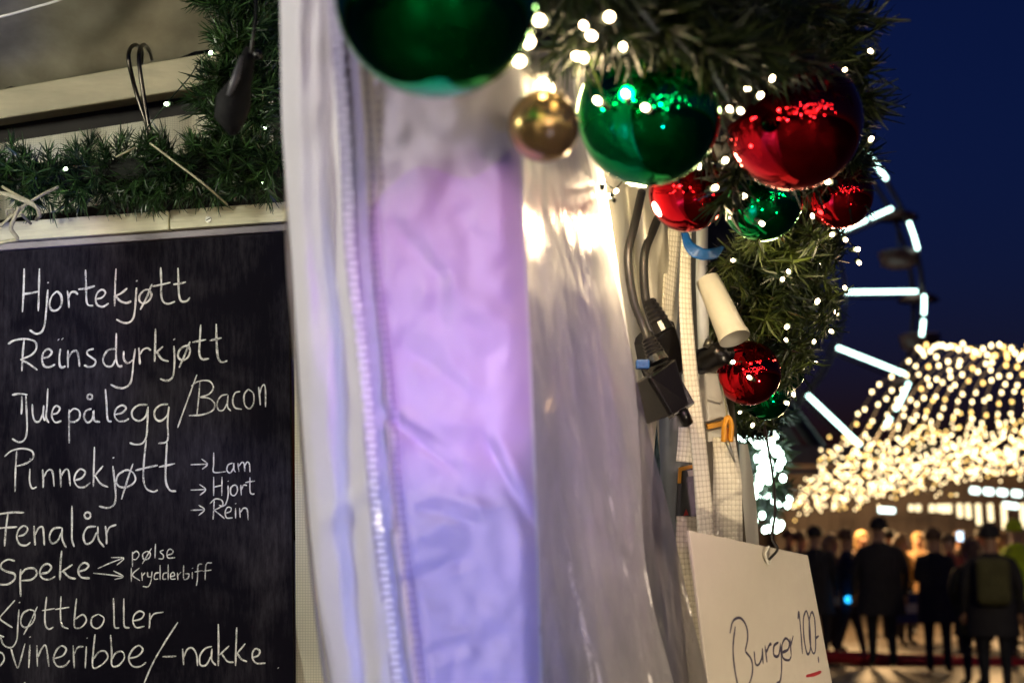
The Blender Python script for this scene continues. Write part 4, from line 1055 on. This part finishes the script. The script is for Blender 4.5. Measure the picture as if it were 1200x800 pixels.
for k in range(16):
    a = k*22.5-.6; n_ = wp(258, a)
    gt = thing('gondola', 'open reddish gondola hanging from the ferris wheel rim', 'gondola', n_-Vector((0, 0, 2.6)), 'gondolas of the ferris wheel')
    gt['label'] = {14: 'gondola highest in view, high on the wheel beside the large red bauble', 15: 'gondola on the wheel below the upper pair of short light tubes', 0: 'gondola at the right hand end of the level light spoke',
                   1: 'gondola low right, just above the left tip of the light canopy', 2: 'lowest gondola in view, at the lower end of the steep light spoke'}.get(k, gt['label'])
    s = MB(); s.tube([n_-Vector((0, 0, 3.1)), n_-Vector((0, 0, 2.9)), n_-Vector((0, 0, 2.3)), n_-Vector((0, 0, 2.2))], [.55, 1.0, 1.15, 1.1], 12); s.build('tub', M['gondola'], gt, smooth=True)
    s = MB(); s.tube([n_-Vector((0, 0, .35)), n_-Vector((0, 0, .1)), n_+Vector((0, 0, .25))], [1.15, .9, .08], 12); s.build('canopy', M['gondola'], gt, smooth=True)
    s = MB(); s.tube([n_-Vector((0, 0, 2.9)), n_], .06, 5); s.build('post', M['wheelsteel'], gt)
    s = MB(); s.tube([n_-Vector((0, 1.0, 0)), n_+Vector((0, 1.0, 0))], .06, 5); s.build('axle', M['wheelsteel'], gt)

# ------------------------------------------------------------------ canopy of string lights
FB = bulb_mesh('bulb', M['farbulb'], .019); FBY = bulb_mesh('bulb', M['farbulb_yellow'], .019)
rnd = random.Random(21)
NS = 15
for i in range(NS):
    f = i/(NS-1)
    A = Vector((1082+f*170, 405+3*math.sin(f*7)+f*6, 15)); Mi = Vector((998+f*240, 500-f*12+5*math.sin(f*11), 21)); Bp = Vector((930+f*330, 606-f*72, 32))
    M1 = A.lerp(Mi, .5)+Vector((-12, 2, 0)); M2 = Mi.lerp(Bp, .35)+Vector((-2, 4, 0)); M3 = Mi.lerp(Bp, .7)+Vector((-3, 4, 0))
    path = [P(*q) for q in crom([A, M1, Mi, M2, M3, Bp], 12)]
    t = thing('light_string', 'overhead string of warm bulbs in the glowing canopy above the crowd', 'light string', path[0], 'strings of the light canopy')
    MB().tube(path, .008, 4).build('wire', M['wire'], t)
    # bulbs: first part one by one, the dense far part joined
    cum = [0]
    for a, b_ in zip(path, path[1:]): cum.append(cum[-1]+(b_-a).length)
    def atl(s):
        for j in range(len(cum)-1):
            if cum[j+1] >= s: return path[j].lerp(path[j+1], (s-cum[j])/(cum[j+1]-cum[j]))
        return path[-1]
    L1 = cum[24]; n1 = 8
    for k in range(n1):
        p = atl(L1*(k+.5+rnd.uniform(-.28, .28))/n1)+Vector((rnd.uniform(-.03, .03), 0, rnd.uniform(-.05, .0)))
        inst(FB if rnd.random() < .75 else FBY, 'bulb', t, Matrix.Translation(p))
    if i == 0: t['label'] = 'leftmost warm bulb string of the glowing canopy, nearest the ferris wheel'
    b = MB(); n2 = 88
    for k in range(n2):
        p = atl(L1+(cum[-1]-L1)*((k+rnd.random())/n2)**.62)+Vector((rnd.gauss(0, .10), rnd.gauss(0, .1), rnd.gauss(0, .14)))
        b.ball(p, .019, 5, 4)
    o = b.build('far_bulbs', M['farbulb'], t, fix=False); o['kind'] = 'stuff'
    o.data.materials.append(M['farbulb_yellow'])
    for q, pl_ in enumerate(o.data.polygons): pl_.material_index = 1 if (q//20) % 4 == 0 else 0

hs = thing('light_string', 'level string of warm bulbs along the top edge of the light canopy', 'light string', P(1082, 402, 15))
pts = [P(1076+f*190/40, 407+2.5*math.sin(f*.33)+f*.1+rnd.uniform(-7, 9), 15+rnd.uniform(-.3, .3)) for f in range(41)]
MB().tube([P(1076+f*190/40, 407+2.5*math.sin(f*.33)+f*.1, 15) for f in range(41)], .008, 4).build('wire', M['wire'], hs)
for p in pts: inst(FB if rnd.random() < .75 else FBY, 'bulb', hs, Matrix.Translation(p))

# ------------------------------------------------------------------ far market stall behind the crowd
fs = thing('market_hut', 'brown plank market hut with hanging icicle lights behind the crowd', 'market hut', (P(1080, 630, 31).x, 31, 0))
pm = MB().box((0, 0, 0), (.115, 0, 0), (0, .015, 0), (0, 0, 1.5)).mesh('plank', M['plank'])
x0 = P(915, 630, 31).x; x1 = P(1290, 630, 31).x; n = int((x1-x0)/.24)
yy = P(1080, 630, 31).y
for k in range(n+1):
    inst(pm, 'plank', fs, Matrix.Translation((x0+k*.24, yy+rnd.uniform(-.02, .02), 1.52)) @ Matrix.Scale(rnd.uniform(.99, 1.0), 4))
MB().box(((x0+x1)/2, yy+.1, 1.5), ((x1-x0)/2, 0, 0), (0, .03, 0), (0, 0, 1.5)).build('backing', M['dark'], fs)
MB().box(((x0+x1)/2, yy-.5, 3.35), ((x1-x0)/2+.3, 0, 0), (0, .9, .25), (0, -.02, .05)).build('roof', M['plank'], fs)
def tubelamp(xa, ya, xb, yb, r, m, dd=29.2, name='light_tube'):
    return MB().tube([P(xa, ya, dd), P(xb, yb, dd)], r, 8).build(name, m, fs, smooth=True)
tubelamp(1030, 597, 1048, 598, .06, M['ledwhite'])
for x, ln in ((1068, 8), (1076, 9), (1092, 10), (1100, 10), (1106, 12), (1112, 12), (1124, 20), (1134, 22), (1146, 34), (1160, 28), (1176, 42), (1198, 40)):
    tubelamp(x, 593-min(ln, 14)*.2, x+(1.5 if ln > 15 else 0), 593+ln*.62, .055, M['icicle'], name='icicle_light')
for x in (1138, 1154, 1170, 1187): tubelamp(x, 574+(x-1138)*.07, x+9, 575+(x-1138)*.07, .07, M['ledwhite'])
tubelamp(1176, 591, 1192, 593, .06, M['ledwhite'])
fh = thing('market_hut', 'dark hut left of the crowd under the ferris wheel leg', 'market hut', (P(930, 630, 27).x, 27, 0))
MB().box((P(905, 630, 34).x, 34, 1.4), (2.2, 0, 0), (0, 1.2, 0), (0, 0, 1.4)).build('wall', M['plank'], fh)
MB().box((P(905, 630, 34).x, 33.8, 3.1), (2.5, 0, 0), (0, 1.5, .3), (0, -.02, .06)).build('roof', M['plank'], fh)

# red barrier rail
br = thing('barrier', 'low red rail on posts running in front of the crowd', 'barrier', (P(1000, 770, 18.3).x, 18.3, 0))
za = P(960, 769, 18.3); zb = P(1260, 780, 18.3)
MB().tube([za, zb], .085, 10).build('rail', M['redrope'], br, smooth=True)
for f in (.02, .35, .68, .99):
    q = za.lerp(zb, f); MB().tube([Vector((q.x, q.y, 0)), q-Vector((0, 0, .087))], .03, 8).build('post', M['redrope'], br, smooth=True)

# ------------------------------------------------------------------ people
def cloth(name, c): 
    return mat(name, c, .8, noise_amt=.25, nscale=6, bump=.4, bscale=25)
HAIR = {'dark': mat('dark_hair', (.02, .014, .010), .6), 'fair': mat('fair_hair', (.42, .26, .11), .55), 'brown': mat('brown_hair', (.10, .05, .025), .6)}
def person(x, d, h, label, coat, trousers, hair='dark', face=0, arms='down', coatlen=.45, stride=.0, hat=None, bag=None, lean=0, wide=1.0):
    base = P(x, 630, d); base = Vector((base.x, base.y, 0))
    t = thing('person', label, 'person', base); s = h/1.75
    Q = Matrix.Translation(base) @ Matrix.Rotation(face, 4, 'Z') @ Matrix.Scale(s, 4)
    V = []; E = []; Rr = []
    def add(p, r, par=None):
        V.append(Vector(p)); Rr.append(r)
        if par is not None: E.append((par, len(V)-1))
        return len(V)-1
    ln = lean
    pel = add((0, 0, .95), .135); wa = add((0, -.02*ln, 1.10), .115, pel); ch = add((0, -.08*ln, 1.30), .135, wa); nb = add((0, -.11*ln, 1.44), .085, ch)
    nk = add((0, -.13*ln, 1.50), .055, nb); h1 = add((0, -.15*ln-.01, 1.58), .078, nk); h2 = add((0, -.16*ln-.01, 1.66), .088, h1); add((0, -.16*ln, 1.72), .055, h2)
    add((0, -.16*ln-.115, 1.61), .014, h1)
    for sx in (-1, 1):
        hp = add((.095*sx, 0, .88), .105, pel); kn = add((.105*sx, -stride*sx*.5-.02, .49), .068, hp)
        an = add((.11*sx, -stride*sx, .09), .045, kn); add((.12*sx, -stride*sx-.14, .04), .040, an)
        sh = add((.19*sx*wide, -.09*ln, 1.38), .065, ch)
        if arms == 'down': el = (.25*sx*wide, .02-.06*ln, 1.12); wr = (.25*sx*wide, -.08-.06*ln, .86)
        elif arms == 'front' : el = (.24*sx*wide, -.02, 1.12); wr = (.09*sx, -.27, 1.16)
        elif arms == 'phone': 
            el = (.25*sx, -.05, 1.15); wr = (.12*sx, -.26, 1.30) if sx > 0 else (.24*sx, -.06, .88)
        elif arms == 'hip': el = (.33*sx, .03, 1.14); wr = (.19*sx, -.10, .98)
        e = add(el, .050, sh); w_ = add(wr, .033, e)
        dr = (Vector(wr)-Vector(el)).normalized(); hand = add(Vector(wr)+dr*.06, .032, w_)
        sd = dr.cross(Vector((0, 1, 0))).normalized() if abs(dr.y) < .9 else Vector((1, 0, 0))
        for q in range(4):
            o = (q-1.5)*.018; k1 = add(Vector(wr)+dr*.105+sd*o, .0095, hand); add(Vector(wr)+dr*(.15-.008*abs(q-1.5))+sd*o*1.1+Vector((0, -.012, 0)), .008, k1)
        k1 = add(Vector(wr)+dr*.06+sd*.042+Vector((0, -.01, 0)), .011, hand); add(Vector(wr)+dr*.095+sd*.055+Vector((0, -.02, 0)), .009, k1)
    me = bpy.data.meshes.new('body_cage'); me.from_pydata([tuple(v) for v in V], E, []); ob = bpy.data.objects.new('body_cage', me); C.objects.link(ob)
    md = ob.modifiers.new('skin', 'SKIN'); md.use_smooth_shade = True; ob.modifiers.new('sub', 'SUBSURF').levels = 1
    sk = me.skin_vertices[0].data
    for i, r in enumerate(Rr): sk[i].radius = (r*(1.3 if i in (0, 1, 2) else 1)*(wide if i < 4 else 1), r*(.85 if i in (0, 1, 2) else 1))
    sk[0].use_root = True
    dg = bpy.context.evaluated_depsgraph_get(); dg.update()
    m2 = bpy.data.meshes.new_from_object(ob.evaluated_get(dg)); bpy.data.objects.remove(ob); bpy.data.meshes.remove(me)
    m2.name = 'body'; m2.materials.clear(); m2.materials.append(M['skin']); m2.materials.append(coat); m2.materials.append(trousers)
    shoe = M['black']; m2.materials.append(shoe)
    for p in m2.polygons:
        c = p.center
        arm = abs(c.x) > .15 and c.z > .7
        p.material_index = 0 if c.z > 1.49 or (arms in ('down', 'phone', 'hip') and abs(c.x) > .12 and c.z < .83 and c.z > .66 and c.y < -.03) else (3 if c.z < .10 else (2 if c.z < .92 and not arm else 1))
        p.use_smooth = True
    inst(m2, 'body', t, Q)
    # coat as a soft shell over the trunk
    b = MB(); seg = 18; rows = [(1.455, .085, .075), (1.42, .15, .095), (1.36, .20, .12), (1.25, .215, .14), (1.10, .205, .145), (.95, .215, .15), (.80, .225, .155), (.62, .235, .165), (.42, .245, .175)]
    rows = [r for r in rows if r[0] >= 1.0-coatlen*.9]
    for z, ax, ay in rows:
        for k in range(seg):
            a = 2*math.pi*k/seg; wv = 1+.035*math.sin(a*5+z*9)+.02*math.sin(a*3-z*14)
            b.v.append(Vector((math.cos(a)*ax*wide*wv, math.sin(a)*ay*wv-ln*(z-.95)*.22, z)))
    for i in range(len(rows)-1):
        for k in range(seg): k2 = (k+1) % seg; b.f.append((i*seg+k, i*seg+k2, i*seg+seg+k2, i*seg+seg+k))
    o = inst(b.mesh('coat', coat, True), 'coat', t, Q)
    # hair / hat
    b = MB(); cz = 1.655; n0 = 0; seg = 16
    for i in range(9):
        ph = math.pi*.62*i/8
        for k in range(seg):
            a = 2*math.pi*k/seg; fr = 1 if math.sin(a) > -.35 else (1 if ph < 1.05 else .8)
            b.v.append(Vector((math.sin(ph)*math.cos(a)*.112, math.sin(ph)*math.sin(a)*.125*fr-.16*ln+.012, cz+math.cos(ph)*.115+.006)))
    for i in range(8):
        for k in range(seg): k2 = (k+1) % seg; b.f.append((i*seg+k, i*seg+seg+k, i*seg+seg+k2, i*seg+k2))
    inst(b.mesh('hair', hat or HAIR[hair], True), 'hat' if hat else 'hair', t, Q)
    if hair == 'fair' and not hat:
        b = MB(); b.tube([(0, .07, 1.66), (0, .10, 1.56), (0, .10, 1.44), (0, .09, 1.34)], [.09, .10, .09, .03], 12); inst(b.mesh('long_hair', HAIR[hair], True), 'long_hair', t, Q)
    if bag:
        b = MB(); b.box((.0, .22, 1.18), (.17, 0, 0), (0, .09, 0), (0, 0, .24)); o = inst(b.mesh('backpack', bag), 'backpack', t, Q)
        md = o.modifiers.new('bev', 'BEVEL'); md.width = .07; md.segments = 4
    return t
K = {'black': cloth('black_coat', (.028, .024, .028)), 'navy': cloth('navy_coat', (.025, .032, .065)), 'olive': cloth('olive_coat', (.11, .10, .035)), 'brown': cloth('brown_coat', (.09, .05, .03)),
     'tan': cloth('tan_coat', (.38, .22, .10)), 'yellow': cloth('yellow_jacket', (.75, .38, .02)), 'hivis': cloth('hi_vis_jacket', (.62, .80, .03)), 'jeans': cloth('dark_trousers', (.018, .018, .024)), 'red': cloth('dark_red_coat', (.26, .04, .03))}
person(955, 18.8, 1.76, 'person in a black coat standing right behind the price card edge', K['black'], K['jeans'], face=R(160), arms='down', stride=.08)
person(975, 20.5, 1.66, 'fair haired person with a tan scarf side on beside the card', K['tan'], K['jeans'], 'fair', face=R(100), arms='front', coatlen=.3)
person(992, 18.9, 1.72, 'dark clad person mid stride holding something blue and shining', K['navy'], K['jeans'], 'brown', face=R(80), arms='front', stride=.20, coatlen=.2)
person(1030, 17.9, 1.86, 'tall person in a long black coat with hood, seen from behind', K['black'], K['jeans'], hat=K['black'], face=R(175), arms='down', coatlen=.52, wide=1.2, stride=.06)
person(1057, 21.5, 1.66, 'fair haired person wearing a yellow jacket between two dark coats', K['yellow'], K['jeans'], 'fair', face=R(40), arms='phone', coatlen=.2)
person(1094, 17.2, 1.72, 'slim person in a long black coat standing with feet together', K['black'], K['jeans'], 'brown', face=R(150), arms='front', coatlen=.6)
person(1112, 19.8, 1.66, 'person in a dark red coat partly behind the slim one', K['red'], K['jeans'], 'brown', face=R(-30), arms='phone', coatlen=.4)
person(1137, 15.6, 1.60, 'fair haired person in an olive parka, left of the hatted one', K['olive'], K['jeans'], 'fair', face=R(200), arms='hip', coatlen=.5, wide=1.15)
person(1160, 14.7, 1.74, 'person in black with a dark hat and an olive backpack', K['black'], K['jeans'], hat=K['black'], face=R(165), arms='down', coatlen=.45, bag=K['olive'], wide=1.1)
person(1190, 18.6, 1.84, 'person in a bright yellow high visibility jacket at the right edge', K['hivis'], K['jeans'], hat=K['hivis'], face=R(120), arms='down', coatlen=.25)
person(925, 22.5, 1.74, 'person in brown half hidden behind the price card', K['brown'], K['jeans'], 'brown', face=R(30))
person(1010, 24.0, 1.72, 'person in a brown coat far back under the lights', K['brown'], K['jeans'], 'fair', face=R(10), arms='front')
person(1076, 24.0, 1.70, 'person in a tan coat far back between black coats', K['tan'], K['jeans'], 'fair', face=R(-20), arms='front')
person(1178, 21.5, 1.70, 'person in a tan coat behind the backpack wearer', K['tan'], K['jeans'], 'fair', face=R(20), arms='front')
person(938, 21.0, 1.70, 'person in navy looking left, just right of the lit garland end', K['navy'], K['jeans'], 'brown', face=R(90), coatlen=.3)
person(1042, 22.5, 1.74, 'person in a dark olive coat behind the tall hooded one', K['olive'], K['jeans'], 'dark', face=R(150), coatlen=.4, wide=1.1)
person(1125, 23.0, 1.72, 'person in brown far back below the icicle lights', K['brown'], K['jeans'], 'brown', face=R(15), arms='front')
person(1150, 22.0, 1.76, 'person in navy behind the olive parka', K['navy'], K['jeans'], 'dark', face=R(190), wide=1.1)
person(1222, 19.5, 1.74, 'person in black cut by the right edge behind the yellow jacket', K['black'], K['jeans'], 'dark', face=R(170))
M['bluegl'] = emis('blue_lamp_glow', (.02, .45, 1.0), 3.0, False)
M['phone'] = emis('phone_screen_glow', (.6, .8, 1.0), 3.0, False)
bl = P(994, 702, 18.5)
tag(MB().ball(bl, .045, 10, 8).build('glowing_toy', M['bluegl'], smooth=True), 'small glowing blue ball held by the striding person', 'glowing ball')
ph = P(1125, 628, 19.3)
tag(MB().box(ph, (.04, 0, 0), (0, .005, 0), (0, 0, .06)).build('phone', M['phone'], bevel=.004), 'lit phone held up by the person in dark red', 'phone')
sb = thing('shopping_bag', 'white and blue shopping bag standing between two people in black', 'bag', Vector((P(1061, 700, 18.6).x, 18.6, .3)))
q = P(1062, 712, 18.6)
MB().box(q, (.20, 0, 0), (0, .08, 0), (0, 0, .20)).build('bag_body', cloth('blue_bag', (.04, .06, .16)), sb, bevel=.02)
MB().box(q+Vector((0, -.083, 0)), (.17, 0, .0), (0, .004, 0), (0, 0, .06)).build('white_band', M['whitecable'], sb)
MB().tube(crom([q+Vector((-.1, 0, .2)), q+Vector((-.07, 0, .36)), q+Vector((.07, 0, .36)), q+Vector((.1, 0, .2))], 6), .012, 6).build('handle', M['cable'], sb)

# unseen market lane behind the viewer, added for the baubles to mirror
MBm = bulb_mesh('bulb', M['marketbulb'], .04)
for k, (yb, zb_, lab) in enumerate(((-2.6, 3.0, 'nearest string of bulbs across the market lane, mirrored in the baubles'), (-4.2, 3.5, 'middle string of bulbs across the market lane, mirrored in the baubles'), (-6.0, 4.0, 'farthest string of bulbs across the market lane, mirrored in the baubles'))):
    t = thing('light_string', lab, 'light string', (-4, yb, zb_), 'strings over the lane')
    pts = [Vector((-4.5+10*i/17, yb+.8*math.sin(i*1.7), zb_-1.1*math.sin(math.pi*i/17)+.6*math.sin(i*2.3+k))) for i in range(18)]
    MB().tube(pts, .008, 5).build('wire', M['wire'], t)
    for p in pts: inst(MBm, 'bulb', t, Matrix.Translation(p-Vector((0, 0, .05))))
M['added_glow'] = emis('warm_reflection_glow', (1.0, .80, .52), 2.2, False)  # warm glow added to show up in the baubles
for hx, hy, lab in ((-2.6, -7.5, 'market hut across the lane with added glowing panels for the baubles to mirror'), (2.9, -8.0, 'second market hut across the lane, with added glowing panels and shelf')):
    t = thing('market_hut', lab, 'market hut', (hx, hy, 0))
    MB().box((hx, hy-.9, 1.3), (1.9, 0, 0), (0, .9, 0), (0, 0, 1.3)).build('wall', M['plank'], t)
    MB().box((hx, hy-.8, 2.85), (2.2, 0, 0), (0, 1.3, .25), (0, -.01, .05)).build('roof', M['dark'], t)
    for q in range(3): MB().box((hx-1.15+q*1.15, hy+.02, 1.75), (.5, 0, 0), (0, .015, 0), (0, 0, .42)).build('glow_panel', M['added_glow'], t)  # glowing panels added for bauble reflections
    MB().box((hx, hy+.18, 1.2), (1.8, 0, 0), (0, .16, 0), (0, 0, .03)).build('counter', M['wood'], t)

# unseen globe lights on posts, added for ground light and bauble reflections
for k, (lx, ly, lab) in enumerate(((1.1, -2.4, 'added unseen globe light nearest behind the viewer on the right of the lane'), (-1.4, -3.1, 'added unseen globe light on the left of the lane behind the viewer'), (.3, -4.4, 'added unseen globe light in the middle of the lane'), (2.6, -5.0, 'added unseen globe light by the second hut across the lane'), (-3.0, -5.3, 'added unseen globe light before the left hut across the lane'))):
    t = thing('reflection_globe', lab, 'globe light', (lx, ly, 0), 'added globe lights along the lane')
    MB().tube([(lx, ly, 0), (lx, ly, .8)], .03, 10).build('post', M['dark'], t, smooth=True)
    MB().ball((lx, ly, .93), .10, 14, 8).build('globe', M['marketbulb'] if k % 2 else M['added_glow'], t, smooth=True)
    MB().tube([(lx, ly, 1.02), (lx, ly, 1.08)], [.09, .02], 12).build('cap', M['dark'], t)
    if k in (1, 2): lamp('ground_fill_light', 'POINT', (lx, ly, .93), None, 9, (1.0, .8, .55), .1)  # added point light to brighten the ground behind the viewer
